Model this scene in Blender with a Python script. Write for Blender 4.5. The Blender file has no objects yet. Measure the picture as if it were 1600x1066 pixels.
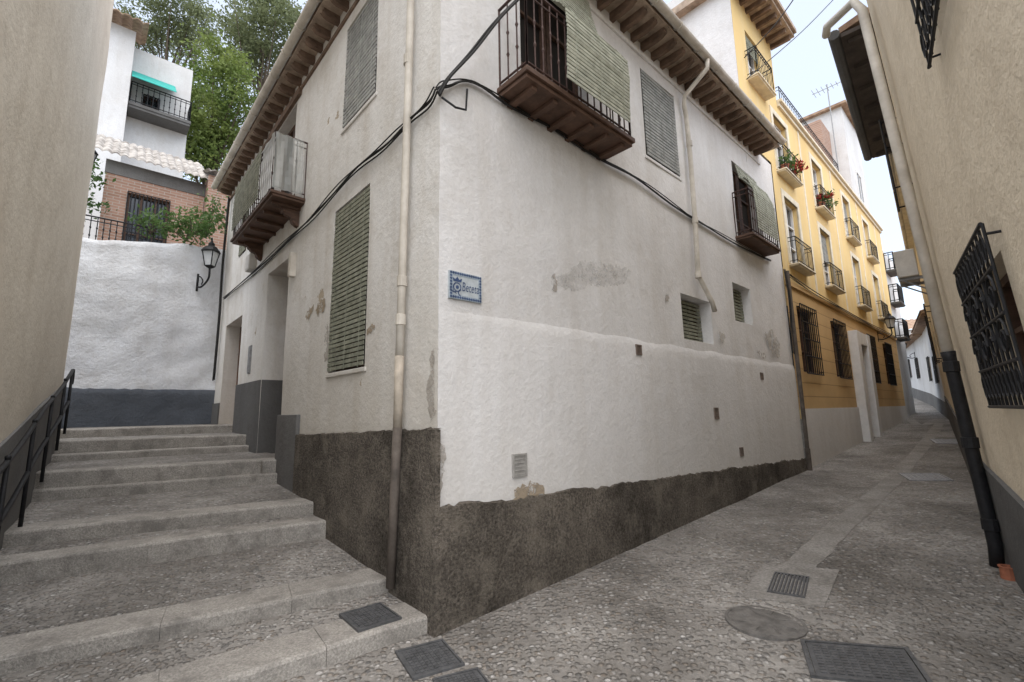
import bpy, math, random
from mathutils import Vector, Matrix, noise as mnoise
random.seed(7)
S = bpy.context.scene; COL = S.collection
EYE = 1.6; F = 711.0
TH = math.radians(8.79); RO = math.atan(.0172)
CT, ST, CR, SR = math.cos(TH), math.sin(TH), math.cos(RO), math.sin(RO)
V = Vector

def ray(px, py):
    u = (px-800)/F; v = -(py-533)/F
    a = u*CR+v*SR; b = -u*SR+v*CR
    return V((a, CT-b*ST, ST+b*CT))
def at_y(px, py, y):
    d = ray(px, py); k = y/d.y
    return V((d.x*k, y, EYE+d.z*k))

class Frame:
    def __init__(s, o, d, n, lean=0, z0=0, soft=False):
        s.o = V(o); s.d = V(d).normalized(); s.n = V(n).normalized(); s.lean = lean; s.z0 = z0; s.soft = soft
    def P(s, a, z, o=0):
        q = s.o+s.d*a+s.n*(o+s.lean*(z-s.z0))
        return V((q.x, q.y, z))
    def pix(s, px, py, off=0):
        D = ray(px, py); d2 = V((D.x, D.y))
        k = (off+s.o.dot(s.n)+s.lean*(EYE-s.z0))/(d2.dot(s.n)-s.lean*D.z)
        p = d2*k
        return ((p-s.o).dot(s.d), EYE+k*D.z)
    def W(s, px, py, off=0):
        a, z = s.pix(px, py, off); return s.P(a, z, off)
    def rect(s, tl, tr, br, bl, off=0):
        q = [s.pix(p[0], p[1], off) for p in (tl, tr, br, bl)]
        a = (q[0][0]+q[3][0])/2; b = (q[1][0]+q[2][0])/2
        z1 = (q[0][1]+q[1][1])/2; z0 = (q[2][1]+q[3][1])/2
        return (min(a, b), max(a, b), z0, z1)
    def shift(s, off, along=0):
        return Frame(s.o+s.n*off+s.d*along, s.d, s.n, s.lean, s.z0)

C2 = V((-.595, 3.623))
dL = V((-.6771, .7359)); nL = V((-.7359, -.6771))
dR = V((.7386, .6742)); nR = V((.6742, -.7386))
L = Frame(C2, dL, nL, soft=True); R = Frame(C2, dR, nR, soft=True)
E2 = C2+dL*9.0
BK = Frame(E2, dR, -dL)
LW = Frame((-4.67, 4.36), (-.643, .766), (.766, .643))
NR = Frame((4.25, 4.13), (.629, .777), (-.777, .629), .06, .2)
FR0 = V((4.44, 4.36)); FR1 = V((16.0, 16.9)); fd = (FR1-FR0).normalized()
FR = Frame(FR0, fd, V((-fd.y, fd.x)), .045, .2)
FRLEN = (FR1-FR0).length

PROF = [(-400, 0), (0, 0), (8.78, .32), (22.4, 1.03), (30, 1.65), (44, 2.7), (60, 3.6), (400, 6)]
def G(s):
    for (a, za), (b, zb) in zip(PROF, PROF[1:]):
        if s <= b: return za+(zb-za)*(s-a)/(b-a)
    return PROF[-1][1]
def H(x, y): return G((V((x, y))-C2).dot(dR))
def Hn(x, y): return H(x, y)+.012*mnoise.noise(V((x*.9, y*.9, 0)))
def gpix(px, py):
    D = ray(px, py); k = .5
    while k < 90:
        if EYE+k*D.z <= H(D.x*k, D.y*k): break
        k += .01
    x, y = D.x*k, D.y*k
    return V((x, y, Hn(x, y)))

# ---------------------------------------------------------------- mesh builder
WL = {}
class MB:
    def __init__(s): s.v = []; s.f = []
    def add(s, vs, fs):
        n = len(s.v); s.v += [V(x) for x in vs]; s.f += [tuple(i+n for i in f) for f in fs]; return s
    def quad(s, a, b, c, d): return s.add([a, b, c, d], [(0, 1, 2, 3)])
    def box8(s, p): return s.add(p, [(3, 2, 1, 0), (4, 5, 6, 7), (0, 1, 5, 4), (1, 2, 6, 5), (2, 3, 7, 6), (3, 0, 4, 7)])
    def fb(s, fr, a, b, z0, z1, o0, o1):
        return s.box8([fr.P(a, z0, o0), fr.P(b, z0, o0), fr.P(b, z0, o1), fr.P(a, z0, o1),
                       fr.P(a, z1, o0), fr.P(b, z1, o0), fr.P(b, z1, o1), fr.P(a, z1, o1)])
    def prism(s, fr, poly, o0, o1):
        n = len(poly)
        vs = [fr.P(a, z, o0) for a, z in poly]+[fr.P(a, z, o1) for a, z in poly]
        return s.add(vs, [tuple(range(n))[::-1], tuple(range(n, 2*n))]+[(i, (i+1) % n, n+(i+1) % n, n+i) for i in range(n)])
    def zprism(s, pts, z0, z1, zt=None):
        n = len(pts); zt = zt or [z1]*n
        vs = [V((p[0], p[1], z0)) for p in pts]+[V((p[0], p[1], z)) for p, z in zip(pts, zt)]
        return s.add(vs, [tuple(range(n))[::-1], tuple(range(n, 2*n))]+[(i, (i+1) % n, n+(i+1) % n, n+i) for i in range(n)])
    def tube(s, pts, r, n=8):
        pts = [V(p) for p in pts]; m = len(pts); rr = r if isinstance(r, (list, tuple)) else [r]*m
        t0 = (pts[1]-pts[0]).normalized()
        up = V((0, 0, 1)) if abs(t0.z) < .9 else V((1, 0, 0))
        x = t0.cross(up).normalized(); vs = []
        for i, p in enumerate(pts):
            t = (pts[min(i+1, m-1)]-pts[max(i-1, 0)])
            t = t.normalized() if t.length > 1e-9 else t0
            x = (x-t*x.dot(t)); x = x.normalized() if x.length > 1e-6 else t.orthogonal().normalized()
            y = t.cross(x)
            vs += [p+(x*math.cos(2*math.pi*k/n+math.pi/n)+y*math.sin(2*math.pi*k/n+math.pi/n))*rr[i] for k in range(n)]
        fs = []
        for i in range(m-1):
            for k in range(n):
                a = i*n+k; b = i*n+(k+1) % n
                fs.append((a, b, b+n, a+n))
        fs += [tuple(range(n))[::-1], tuple(range((m-1)*n, m*n))]
        return s.add(vs, fs)
    def lathe(s, c, prof, n=12, rot=0, caps=True):
        c = V(c); vs = []; fs = []
        for r, z in prof:
            vs += [c+V((r*math.cos(rot+2*math.pi*k/n), r*math.sin(rot+2*math.pi*k/n), z)) for k in range(n)]
        m = len(prof)
        for i in range(m-1):
            for k in range(n): fs.append((i*n+k, i*n+(k+1) % n, (i+1)*n+(k+1) % n, (i+1)*n+k))
        if caps: fs += [tuple(range(n))[::-1], tuple(range((m-1)*n, m*n))]
        return s.add(vs, fs)
    def build(s, name, mat, parent=None, smooth=False, bevel=0):
        if parent is not None: org = WL[parent.name]
        else:
            xs = [p.x for p in s.v]; ys = [p.y for p in s.v]; zs = [p.z for p in s.v]
            org = V(((min(xs)+max(xs))/2, (min(ys)+max(ys))/2, min(zs)))
        me = bpy.data.meshes.new(name)
        me.from_pydata([tuple(p-org) for p in s.v], [], s.f); me.update()
        if smooth:
            me.polygons.foreach_set('use_smooth', [True]*len(me.polygons))
        me.materials.append(mat)
        o = bpy.data.objects.new(name, me); COL.objects.link(o)
        if parent is not None: o.parent = parent
        else: o.location = org
        WL[o.name] = org
        if bevel:
            b = o.modifiers.new('Bevel', 'BEVEL'); b.width = bevel; b.segments = 2; b.limit_method = 'ANGLE'
        return o
def tag(o, label=None, cat=None, group=None, kind=None):
    if label: o['label'] = label
    if cat: o['category'] = cat
    if group: o['group'] = group
    if kind: o['kind'] = kind
    return o
def thing(name, label, cat, loc, group=None):
    o = bpy.data.objects.new(name, None); o.empty_display_size = .2; COL.objects.link(o)
    o.location = loc; WL[o.name] = V(loc)
    return tag(o, label, cat, group)
def cat_path(pts, n=6):
    out = []; m = len(pts)
    for i in range(m-1):
        p0, p1, p2, p3 = pts[max(i-1, 0)], pts[i], pts[i+1], pts[min(i+2, m-1)]
        for k in range(n):
            t = k/n
            out.append(.5*((2*p1)+(p2-p0)*t+(2*p0-5*p1+4*p2-p3)*t*t+(3*p1-p0-3*p2+p3)*t**3))
    out.append(pts[-1]); return out

# ---------------------------------------------------------------- materials
class NT:
    def __init__(s, name):
        s.m = bpy.data.materials.new(name); s.m.use_nodes = True
        s.t = s.m.node_tree; s.b = s.t.nodes['Principled BSDF']
        s.geo = s.t.nodes.new('ShaderNodeNewGeometry')
    def put(s, sock, v):
        if isinstance(v, bpy.types.NodeSocket): s.t.links.new(v, sock)
        else:
            if sock.type == 'RGBA' and not isinstance(v, (int, float)): v = tuple(v)[:3]+(1,)
            elif sock.type == 'RGBA': v = (v, v, v, 1)
            sock.default_value = v
    def pos(s, sc=(1, 1, 1)):
        n = s.t.nodes.new('ShaderNodeVectorMath'); n.operation = 'MULTIPLY'
        s.t.links.new(s.geo.outputs['Position'], n.inputs[0]); n.inputs[1].default_value = sc
        return n.outputs[0]
    def noise(s, scale, detail=5, rough=.6, vec=None, out='Fac', dist=0):
        n = s.t.nodes.new('ShaderNodeTexNoise'); n.inputs['Scale'].default_value = scale
        n.inputs['Detail'].default_value = detail; n.inputs['Roughness'].default_value = rough
        n.inputs['Distortion'].default_value = dist
        s.t.links.new(vec or s.geo.outputs['Position'], n.inputs['Vector'])
        return n.outputs[out]
    def voro(s, scale, vec=None, feature='F1'):
        n = s.t.nodes.new('ShaderNodeTexVoronoi'); n.feature = feature; n.inputs['Scale'].default_value = scale
        s.t.links.new(vec or s.geo.outputs['Position'], n.inputs['Vector']); return n
    def ramp(s, fac, stops):
        n = s.t.nodes.new('ShaderNodeValToRGB'); cr = n.color_ramp
        while len(cr.elements) < len(stops): cr.elements.new(.5)
        for e, (p, c) in zip(cr.elements, stops):
            e.position = p; e.color = (c, c, c, 1) if isinstance(c, (int, float)) else tuple(c)+(1,)
        s.t.links.new(fac, n.inputs[0]); return n.outputs[0]
    def mix(s, f, a, b, mode='MIX'):
        n = s.t.nodes.new('ShaderNodeMix'); n.data_type = 'RGBA'; n.blend_type = mode
        s.put(n.inputs[0], f); s.put(n.inputs[6], a); s.put(n.inputs[7], b); return n.outputs[2]
    def math(s, op, a, b=0):
        n = s.t.nodes.new('ShaderNodeMath'); n.operation = op
        s.put(n.inputs[0], a); s.put(n.inputs[1], b); return n.outputs[0]
    def dot(s, v):
        n = s.t.nodes.new('ShaderNodeVectorMath'); n.operation = 'DOT_PRODUCT'
        s.t.links.new(s.geo.outputs['Position'], n.inputs[0]); n.inputs[1].default_value = v
        return n.outputs['Value']
    def bump(s, h, strength=.4, dist=.01, prev=None):
        n = s.t.nodes.new('ShaderNodeBump'); n.inputs['Strength'].default_value = strength
        n.inputs['Distance'].default_value = dist; s.t.links.new(h, n.inputs['Height'])
        if prev: s.t.links.new(prev, n.inputs['Normal'])
        return n.outputs[0]
    def fin(s, col, rough=.8, nrm=None, metal=0, spec=.3):
        s.put(s.b.inputs['Base Color'], col); s.put(s.b.inputs['Roughness'], rough)
        s.b.inputs['Metallic'].default_value = metal; s.b.inputs['Specular IOR Level'].default_value = spec
        if nrm: s.t.links.new(nrm, s.b.inputs['Normal'])
        return s.m
def mul(c, k): return tuple(x*k for x in c)
def simple(name, c, rough=.6, metal=0, var=.25, scale=6, bump=.15, bd=.004, spec=.3, sc=(1, 1, 1), c2=None):
    n = NT(name); v = n.pos(sc); f = n.noise(scale, 4, .65, v)
    col = n.mix(n.ramp(f, [(.3, 0), (.7, 1)]), mul(c, 1-var), c2 or mul(c, 1+var*.5))
    return n.fin(col, rough, n.bump(n.noise(scale*4, 2, .6, v), bump, bd) if bump else None, metal, spec)
def plaster(name, c1, c2, stain, flake=None, fl=(.66, .68), st=.45, bump=.35, fine=.12, base=None, alpha=None):
    n = NT(name)
    big = n.noise(.55, 5, .62)
    col = n.mix(n.ramp(big, [(.36, 0), (.64, 1)]), c1, c2)
    streak = n.noise(1.0, 5, .62, n.pos((2.6, 2.6, .22)))
    col = n.mix(n.math('MULTIPLY', n.ramp(streak, [(.46, 0), (.76, 1)]), st), col, stain)
    blot = n.noise(2.3, 6, .72)
    col = n.mix(n.math('MULTIPLY', n.ramp(blot, [(.5, 0), (.70, 1)]), st*.8), col, stain)
    fn = n.noise(24, 4, .7)
    col = n.mix(fine, col, n.ramp(fn, [(.3, .15), (.7, 1)]), 'MULTIPLY')
    if base:
        bc, za, zb, am = base
        zn = n.math('ADD', n.dot((0, 0, 1)), n.math('MULTIPLY', n.math('SUBTRACT', blot, .5), 2.4))
        mr = n.t.nodes.new('ShaderNodeMapRange'); n.put(mr.inputs[0], zn)
        mr.inputs[1].default_value = zb; mr.inputs[2].default_value = za; mr.inputs[3].default_value = 0; mr.inputs[4].default_value = am
        col = n.mix(mr.outputs[0], col, bc)
    h = n.math('ADD', n.noise(6, 5, .66), n.math('MULTIPLY', fn, .22))
    if flake:
        fk = n.ramp(n.noise(1.1, 7, .68, n.pos((1, 1, 1.3))), [(fl[0], 0), (fl[1], 1)])
        col = n.mix(fk, col, flake)
        h = n.math('SUBTRACT', h, n.math('MULTIPLY', fk, .25))
    if alpha:
        n.put(n.b.inputs['Alpha'], n.math('MULTIPLY', n.ramp(n.noise(9, 6, .7), [(alpha[0], 0), (alpha[1], 1)]), alpha[2]))
    return n.fin(col, .9, n.bump(h, bump*1.3, .025), 0, .15)

M = {}
M['w_right'] = plaster('white_plaster_street', (.80, .785, .77), (.69, .675, .662), (.54, .50, .445), (.48, .43, .37), (.735, .742), .42)
M['w_left'] = plaster('white_plaster_lane', (.80, .785, .755), (.70, .68, .64), (.50, .45, .375), (.43, .365, .28), (.68, .686), .55, base=((.50, .445, .36), 1.0, 3.0, .55))
M['w_low'] = plaster('white_plaster_lower', (.79, .775, .76), (.71, .695, .68), (.56, .52, .465), (.47, .42, .36), (.76, .766), .4, base=((.55, .515, .46), .35, 1.7, .5))
M['w_back'] = plaster('whitewash_back', (.84, .86, .89), (.71, .73, .77), (.48, .46, .44), None, st=.4, bump=1.1)
M['w_far'] = plaster('whitewash_far', (.72, .72, .72), (.62, .62, .62), (.50, .47, .43), None, st=.4)
M['beige_r'] = plaster('beige_plaster', (.80, .70, .545), (.72, .62, .475), (.56, .47, .35), None, st=.35, bump=.5)
M['beige_l'] = plaster('cream_plaster', (.80, .73, .62), (.71, .64, .535), (.54, .465, .37), None, st=.45, bump=.3, base=((.48, .43, .36), 1.2, 3.0, .6))
M['patch'] = plaster('bare_render', (.54, .50, .44), (.45, .41, .36), (.37, .33, .28), None, st=.4, bump=.8, alpha=(.40, .55, .7))
M['patch_t'] = plaster('bare_ochre_render', (.46, .375, .27), (.38, .305, .22), (.29, .235, .175), None, st=.4, bump=.9, alpha=(.38, .5, .85))
M['patch_g'] = plaster('grey_repair', (.64, .62, .595), (.58, .56, .535), (.50, .475, .43), None, st=.4, bump=.6, alpha=(.34, .6, .42))
M['grey_pl'] = plaster('grey_plinth_paint', (.155, .153, .15), (.115, .113, .11), (.09, .083, .075), None, st=.5, bump=.4)
M['grey_mid'] = plaster('grey_smooth_render', (.19, .186, .18), (.145, .141, .136), (.11, .10, .09), None, st=.5, bump=.5)
M['blue_pl'] = plaster('slate_plinth_paint', (.12, .133, .155), (.085, .096, .115), (.075, .075, .078), None, st=.4, bump=.8)

n = NT('rough_dark_stucco')
vv2 = n.noise(42, 4, .72)
mid = n.noise(1.1, 6, .68)
col = n.mix(n.ramp(mid, [(.36, 0), (.66, 1)]), (.078, .067, .055), (.21, .182, .15))
col = n.mix(.85, col, n.ramp(vv2, [(.3, .22), (.7, 1.65)]), 'MULTIPLY')
col = n.mix(n.math('MULTIPLY', n.ramp(n.noise(3.2, 5, .72), [(.52, 0), (.66, 1)]), .6), col, (.27, .235, .19))
M['stucco'] = n.fin(col, .95, n.bump(vv2, 1.0, .04), 0, .15)

def pebbles(name, sc=24, tone=1.0):
    n = NT(name)
    wv = n.t.nodes.new('ShaderNodeVectorMath'); wv.operation = 'ADD'
    sc3 = n.t.nodes.new('ShaderNodeVectorMath'); sc3.operation = 'SCALE'; sc3.inputs['Scale'].default_value = .05
    n.t.links.new(n.noise(5, 2, .5, None, 'Color'), sc3.inputs[0])
    n.t.links.new(n.geo.outputs['Position'], wv.inputs[0]); n.t.links.new(sc3.outputs[0], wv.inputs[1])
    vo = n.voro(sc, wv.outputs[0])
    stone = n.ramp(vo.outputs['Distance'], [(.30, 1), (.56, 0)])
    sep = n.t.nodes.new('ShaderNodeSeparateColor'); n.t.links.new(vo.outputs['Color'], sep.inputs[0])
    sc_ = n.ramp(sep.outputs[0], [(0, mul((.12, .115, .108), tone)), (.35, mul((.25, .235, .215), tone)), (.6, mul((.22, .185, .15), tone)), (.85, mul((.35, .33, .305), tone)), (1, mul((.48, .46, .435), tone))])
    big = n.noise(.8, 6, .66)
    mort = n.mix(n.ramp(big, [(.35, 0), (.65, 1)]), mul((.165, .15, .132), tone), mul((.28, .262, .24), tone))
    worn = n.ramp(n.noise(1.7, 4, .6), [(.42, 1), (.66, .5)])
    fn = n.noise(34, 4, .72)
    col = n.mix(n.math('MULTIPLY', stone, worn), mort, sc_)
    col = n.mix(.7, col, n.ramp(big, [(.3, .5), (.7, 1.2)]), 'MULTIPLY')
    col = n.mix(.5, col, n.ramp(fn, [(.3, .45), (.7, 1.25)]), 'MULTIPLY')
    h = n.math('ADD', stone, n.math('MULTIPLY', fn, .6))
    return n.fin(col, n.ramp(sep.outputs[1], [(0, .55), (1, .85)]), n.bump(h, 1.0, .016), 0, .3)
M['pebble'] = pebbles('pebble_paving', 23, 1.22)
M['pebble2'] = pebbles('pebble_stair', 27, 1.25)
n = NT('stair_stone')
g = n.noise(70, 3, .75); g2 = n.noise(5, 5, .7)
col = n.mix(n.ramp(n.noise(1.6, 5, .65), [(.3, 0), (.7, 1)]), (.42, .39, .35), (.28, .26, .232))
col = n.mix(.7, col, n.ramp(g, [(.3, .4), (.7, 1.4)]), 'MULTIPLY')
col = n.mix(n.math('MULTIPLY', n.ramp(g2, [(.48, 0), (.66, 1)]), .65), col, (.16, .148, .134))
M['stone'] = n.fin(col, .85, n.bump(n.math('ADD', n.math('MULTIPLY', g, .35), g2), .8, .02), 0, .25)
n = NT('channel_slab')
g = n.noise(40, 4, .75); g2 = n.noise(2.5, 6, .7)
col = n.mix(n.ramp(g2, [(.35, 0), (.65, 1)]), (.21, .195, .176), (.33, .31, .285))
col = n.mix(.7, col, n.ramp(g, [(.3, .45), (.7, 1.35)]), 'MULTIPLY')
M['slab'] = n.fin(col, .8, n.bump(n.math('ADD', g, g2), .6, .012), 0, .25)
n = NT('yellow_paint')
col = n.mix(n.ramp(n.noise(.6, 5, .6), [(.35, 0), (.65, 1)]), (.75, .56, .265), (.67, .49, .225))
st = n.ramp(n.noise(1, 5, .6, n.pos((3, 3, .25))), [(.5, 0), (.75, 1)])
col = n.mix(n.math('MULTIPLY', st, .45), col, (.68, .60, .44))
M['yellow'] = n.fin(col, .85, n.bump(n.noise(12, 4, .65), .25, .01), 0, .2)
n = NT('ochre_rusticated')
col = n.mix(n.ramp(n.noise(.8, 5, .6), [(.35, 0), (.65, 1)]), (.65, .445, .215), (.54, .36, .175))
fz = n.math('FRACT', n.math('DIVIDE', n.dot((0, 0, 1)), .3))
ln = n.math('LESS_THAN', fz, .07)
col = n.mix(n.math('MULTIPLY', ln, .45), col, (.22, .14, .07))
M['ochre'] = n.fin(col, .85, n.bump(n.math('SUBTRACT', 1.0, ln), .8, .012), 0, .2)
n = NT('brickwork')
cmb = n.t.nodes.new('ShaderNodeCombineXYZ')
n.t.links.new(n.dot((dR.x, dR.y, 0)), cmb.inputs[0]); n.t.links.new(n.dot((0, 0, 1)), cmb.inputs[1])
bk = n.t.nodes.new('ShaderNodeTexBrick'); n.t.links.new(cmb.outputs[0], bk.inputs['Vector'])
bk.inputs['Scale'].default_value = 1; bk.inputs['Brick Width'].default_value = .25; bk.inputs['Row Height'].default_value = .075
bk.inputs['Mortar Size'].default_value = .008
bk.inputs['Color1'].default_value = (.38, .235, .175, 1); bk.inputs['Color2'].default_value = (.30, .18, .13, 1); bk.inputs['Mortar'].default_value = (.40, .35, .31, 1)
M['brick'] = n.fin(bk.outputs['Color'], .9, n.bump(n.noise(20, 3, .6), .4, .008), 0, .2)
M['wood'] = simple('dark_brown_wood', (.115, .066, .045), .6, 0, .45, 5, .4, .006, sc=(1, 1, 4))
M['rafter'] = simple('weathered_rafter_wood', (.19, .128, .092), .8, 0, .5, 6, .5, .008)
M['soffit'] = simple('soffit_boards', (.42, .33, .255), .85, 0, .5, 5, .5, .008)
M['dark_eave'] = simple('dark_eave_boards', (.075, .06, .05), .8, 0, .4, 5, .5, .008)
M['door'] = simple('varnished_door', (.15, .07, .035), .5, 0, .35, 4, .3, .004, sc=(1, 1, .3))
M['iron'] = simple('black_iron', (.022, .022, .024), .55, .3, .4, 14, 0)
M['rust'] = simple('rusty_brown_iron', (.085, .05, .042), .65, .2, .45, 12, 0)
M['pvc'] = simple('cream_pipe_paint', (.64, .58, .49), .55, 0, .3, 3, .2, .003, c2=(.72, .67, .59))
M['pipe_dirty'] = simple('dirty_pipe', (.46, .40, .325), .7, 0, .5, 4, .4, .004)
M['pipe_dark'] = simple('dark_pipe', (.13, .108, .09), .75, 0, .5, 6, .4, .004)
M['cable'] = simple('black_cable', (.022, .021, .02), .6, 0, .3, 10, 0)
M['tile'] = simple('clay_roof_tile', (.34, .20, .13), .9, 0, .5, 4, .5, .01, c2=(.42, .30, .21))
M['blind_g'] = simple('green_slat_blind', (.225, .235, .175), .75, 0, .35, 9, 0, c2=(.32, .325, .25))
M['blind_y'] = simple('pale_green_slat_blind', (.36, .37, .29), .75, 0, .3, 9, 0, c2=(.47, .475, .385))
M['blind_s'] = simple('grey_slat_blind', (.32, .325, .305), .75, 0, .3, 9, 0, c2=(.42, .42, .395))
M['glass'] = simple('dark_glass', (.03, .035, .042), .12, 0, .3, 2, 0, spec=.6)
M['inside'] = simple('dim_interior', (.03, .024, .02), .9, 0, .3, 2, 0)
M['white'] = simple('white_paint', (.74, .73, .71), .6, 0, .12, 5, .15)
M['trim'] = simple('pale_trim', (.74, .67, .53), .7, 0, .2, 5, .25)
M['steel'] = simple('grey_steel', (.30, .30, .30), .5, .5, .3, 12, 0)
M['cover'] = simple('cast_iron_cover', (.12, .12, .122), .55, .3, .4, 20, .5, .003)
M['cover_l'] = simple('worn_grey_cover', (.36, .36, .37), .6, .2, .3, 20, .4, .003)
M['cover_r'] = simple('worn_round_cover', (.18, .168, .154), .7, .1, .5, 9, .8, .01)
M['terra'] = simple('terracotta', (.40, .15, .085), .8, 0, .3, 8, .3)
M['teal'] = simple('teal_canvas', (.03, .36, .31), .8, 0, .2, 5, .1)
M['bark'] = simple('bark', (.09, .07, .05), .9, 0, .4, 8, .8, .02)
M['lampglass'] = simple('frosted_lamp_glass', (.55, .57, .58), .25, 0, .1, 5, 0, spec=.5)
M['ac'] = simple('off_white_metal', (.62, .60, .56), .5, 0, .2, 5, .1)
M['tilewhite'] = simple('glazed_white_tile', (.47, .51, .53), .35, 0, .25, 9, .1, spec=.4)
M['tileblue'] = simple('glazed_blue_tile', (.05, .085, .18), .35, 0, .4, 20, 0, spec=.4)
M['tilepale'] = simple('glazed_pale_blue_tile', (.33, .39, .45), .35, 0, .3, 20, 0, spec=.4)
M['roofwhite'] = simple('lime_mortar_tile', (.25, .215, .19), .9, 0, .5, 5, .6, .01, c2=(.52, .49, .45))
M['vent'] = simple('pale_vent_metal', (.40, .385, .36), .5, .2, .3, 12, 0)
M['vent_b'] = simple('brown_vent_metal', (.21, .165, .14), .6, .1, .4, 12, 0)
def leafmat(name, a, b):
    n = NT(name)
    col = n.mix(n.ramp(n.noise(.9, 3, .6), [(.35, 0), (.65, 1)]), a, b)
    col = n.mix(.6, col, n.ramp(n.noise(7, 2, .6), [(.3, .45), (.7, 1.6)]), 'MULTIPLY')
    n.fin(col, .6, None, 0, .3)
    tr = n.t.nodes.new('ShaderNodeBsdfTranslucent'); n.t.links.new(col, tr.inputs[0])
    mx = n.t.nodes.new('ShaderNodeMixShader'); mx.inputs[0].default_value = .4
    n.t.links.new(n.b.outputs[0], mx.inputs[1]); n.t.links.new(tr.outputs[0], mx.inputs[2])
    n.t.links.new(mx.outputs[0], n.t.nodes['Material Output'].inputs[0]); return n.m
M['leaf'] = leafmat('tree_leaf', (.09, .14, .03), (.20, .25, .07))
M['leaf_p'] = leafmat('pale_tree_leaf', (.12, .145, .065), (.20, .23, .12))
M['leaf2'] = leafmat('ivy_leaf', (.045, .095, .025), (.10, .17, .05))
M['flower'] = simple('red_flower', (.50, .06, .05), .7, 0, .4, 20, 0)
n = NT('plastic_sheet'); m = n.fin((.58, .60, .57), .35, n.bump(n.noise(9, 3, .6), .6, .02), 0, .5)
n.b.inputs['Alpha'].default_value = .42; M['plastic'] = m

# ---------------------------------------------------------------- wall with holes
def disp(p, amp):
    return amp*mnoise.noise(V((p.x*.8, p.y*.8, p.z*.8)))+amp*.35*mnoise.noise(V((p.x*2.7, p.y*2.7, p.z*2.7)))
def sd_(fr, a, z, off, amp):
    k = max(0., min(1., a/.35)) if fr.soft else 1
    return disp(fr.P(a, z, off), amp)*k
def wall(mb, fr, s0, s1, z0, z1, holes=(), off=0, amp=.012, step=.3):
    s0, s1, z0, z1 = (round(x, 4) for x in (s0, s1, z0, z1))
    holes = [tuple(round(x, 4) for x in h) for h in holes]
    ss = {s0, s1}; zz = {z0, z1}
    for h in holes: ss |= {h[0], h[1]}; zz |= {h[2], h[3]}
    def fill(b, lo, hi):
        b = sorted(x for x in b if lo-1e-6 <= x <= hi+1e-6); out = []
        for a, c in zip(b, b[1:]):
            k = max(1, int((c-a)/step)); out += [a+(c-a)*i/k for i in range(k)]
        return out+[b[-1]]
    ss = fill(ss, s0, s1); zz = fill(zz, z0, z1)
    def P(a, z): return fr.P(a, z, off+sd_(fr, a, z, off, amp))
    idx = {}
    for i, a in enumerate(ss):
        for j, z in enumerate(zz):
            idx[i, j] = len(mb.v); mb.v.append(P(a, z))
    for i in range(len(ss)-1):
        for j in range(len(zz)-1):
            ca, cz = (ss[i]+ss[i+1])/2, (zz[j]+zz[j+1])/2
            if any(h[0] < ca < h[1] and h[2] < cz < h[3] for h in holes): continue
            mb.f.append((idx[i, j], idx[i+1, j], idx[i+1, j+1], idx[i, j+1]))
    for h in holes:
        dep = h[4] if len(h) > 4 else .2
        a, b, c, d = h[:4]
        zs = [z for z in zz if c-1e-4 <= z <= d+1e-4]; sr = [x for x in ss if a-1e-4 <= x <= b+1e-4]
        for e in (a, b):
            for p, q in zip(zs, zs[1:]): mb.quad(P(e, p), P(e, q), fr.P(e, q, off-dep), fr.P(e, p, off-dep))
        for e in (c, d):
            for p, q in zip(sr, sr[1:]): mb.quad(P(p, e), P(q, e), fr.P(q, e, off-dep), fr.P(p, e, off-dep))
    return mb
def patch(house, fr, pts, mat, off=.006, amp=.012, rag=.02):
    q = [fr.pix(*p) for p in pts]; out = []
    for (a, b) in zip(q, q[1:]+q[:1]):
        L_ = math.hypot(b[0]-a[0], b[1]-a[1]); k = max(2, int(L_/.03))
        for i in range(k):
            t = i/k; out.append((a[0]+(b[0]-a[0])*t+random.uniform(-rag, rag), a[1]+(b[1]-a[1])*t+random.uniform(-rag, rag)))
    mb = MB(); vs = [fr.P(a, z, sd_(fr, a, z, 0, amp)+off) for a, z in out]
    mb.add(vs, [tuple(range(len(vs)))])
    return mb.build('plaster_patch', mat, house)

def slats(mb, fr, s0, s1, path, pitch=.035, w=.029, th=.004):
    pts = [V((o, z)) for o, z in path]; seg = []
    for a, b in zip(pts, pts[1:]):
        k = max(1, int((b-a).length/pitch)); d = (b-a)/k
        for i in range(k): seg.append((a+d*i, (b-a).normalized()))
    for p, t in seg:
        nn = V((t.y, -t.x))*th; q = p+t*w; j = random.uniform(-.004, .004)
        p = p+V((random.uniform(-.003, .003), 0))
        vs = []
        for c in (p-nn, q-nn, q+nn, p+nn):
            vs += [fr.P(s0+j, c.y, c.x), fr.P(s1+j, c.y, c.x)]
        mb.add(vs, [(0, 1, 3, 2), (2, 3, 5, 4), (4, 5, 7, 6), (6, 7, 1, 0), (0, 2, 4, 6), (1, 7, 5, 3)])
    for a in (s0+.12*(s1-s0), s0+.5*(s1-s0), s0+.88*(s1-s0)):
        mb.tube([fr.P(a, z, o+.008) for o, z in path], .004, 4)
    return mb
def frame_boxes(mb, fr, r, w, o0, o1, mull=0, bars=0):
    a, b, c, d = r
    mb.fb(fr, a, a+w, c, d, o0, o1); mb.fb(fr, b-w, b, c, d, o0, o1)
    mb.fb(fr, a+w, b-w, c, c+w, o0, o1); mb.fb(fr, a+w, b-w, d-w, d, o0, o1)
    for i in range(mull):
        x = a+(b-a)*(i+1)/(mull+1); mb.fb(fr, x-w*.5, x+w*.5, c+w, d-w, o0, o1)
    for i in range(bars):
        z = c+(d-c)*(i+1)/(bars+1); mb.fb(fr, a+w, b-w, z-w*.3, z+w*.3, o0+.004, o1-.004)
    return mb
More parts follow.
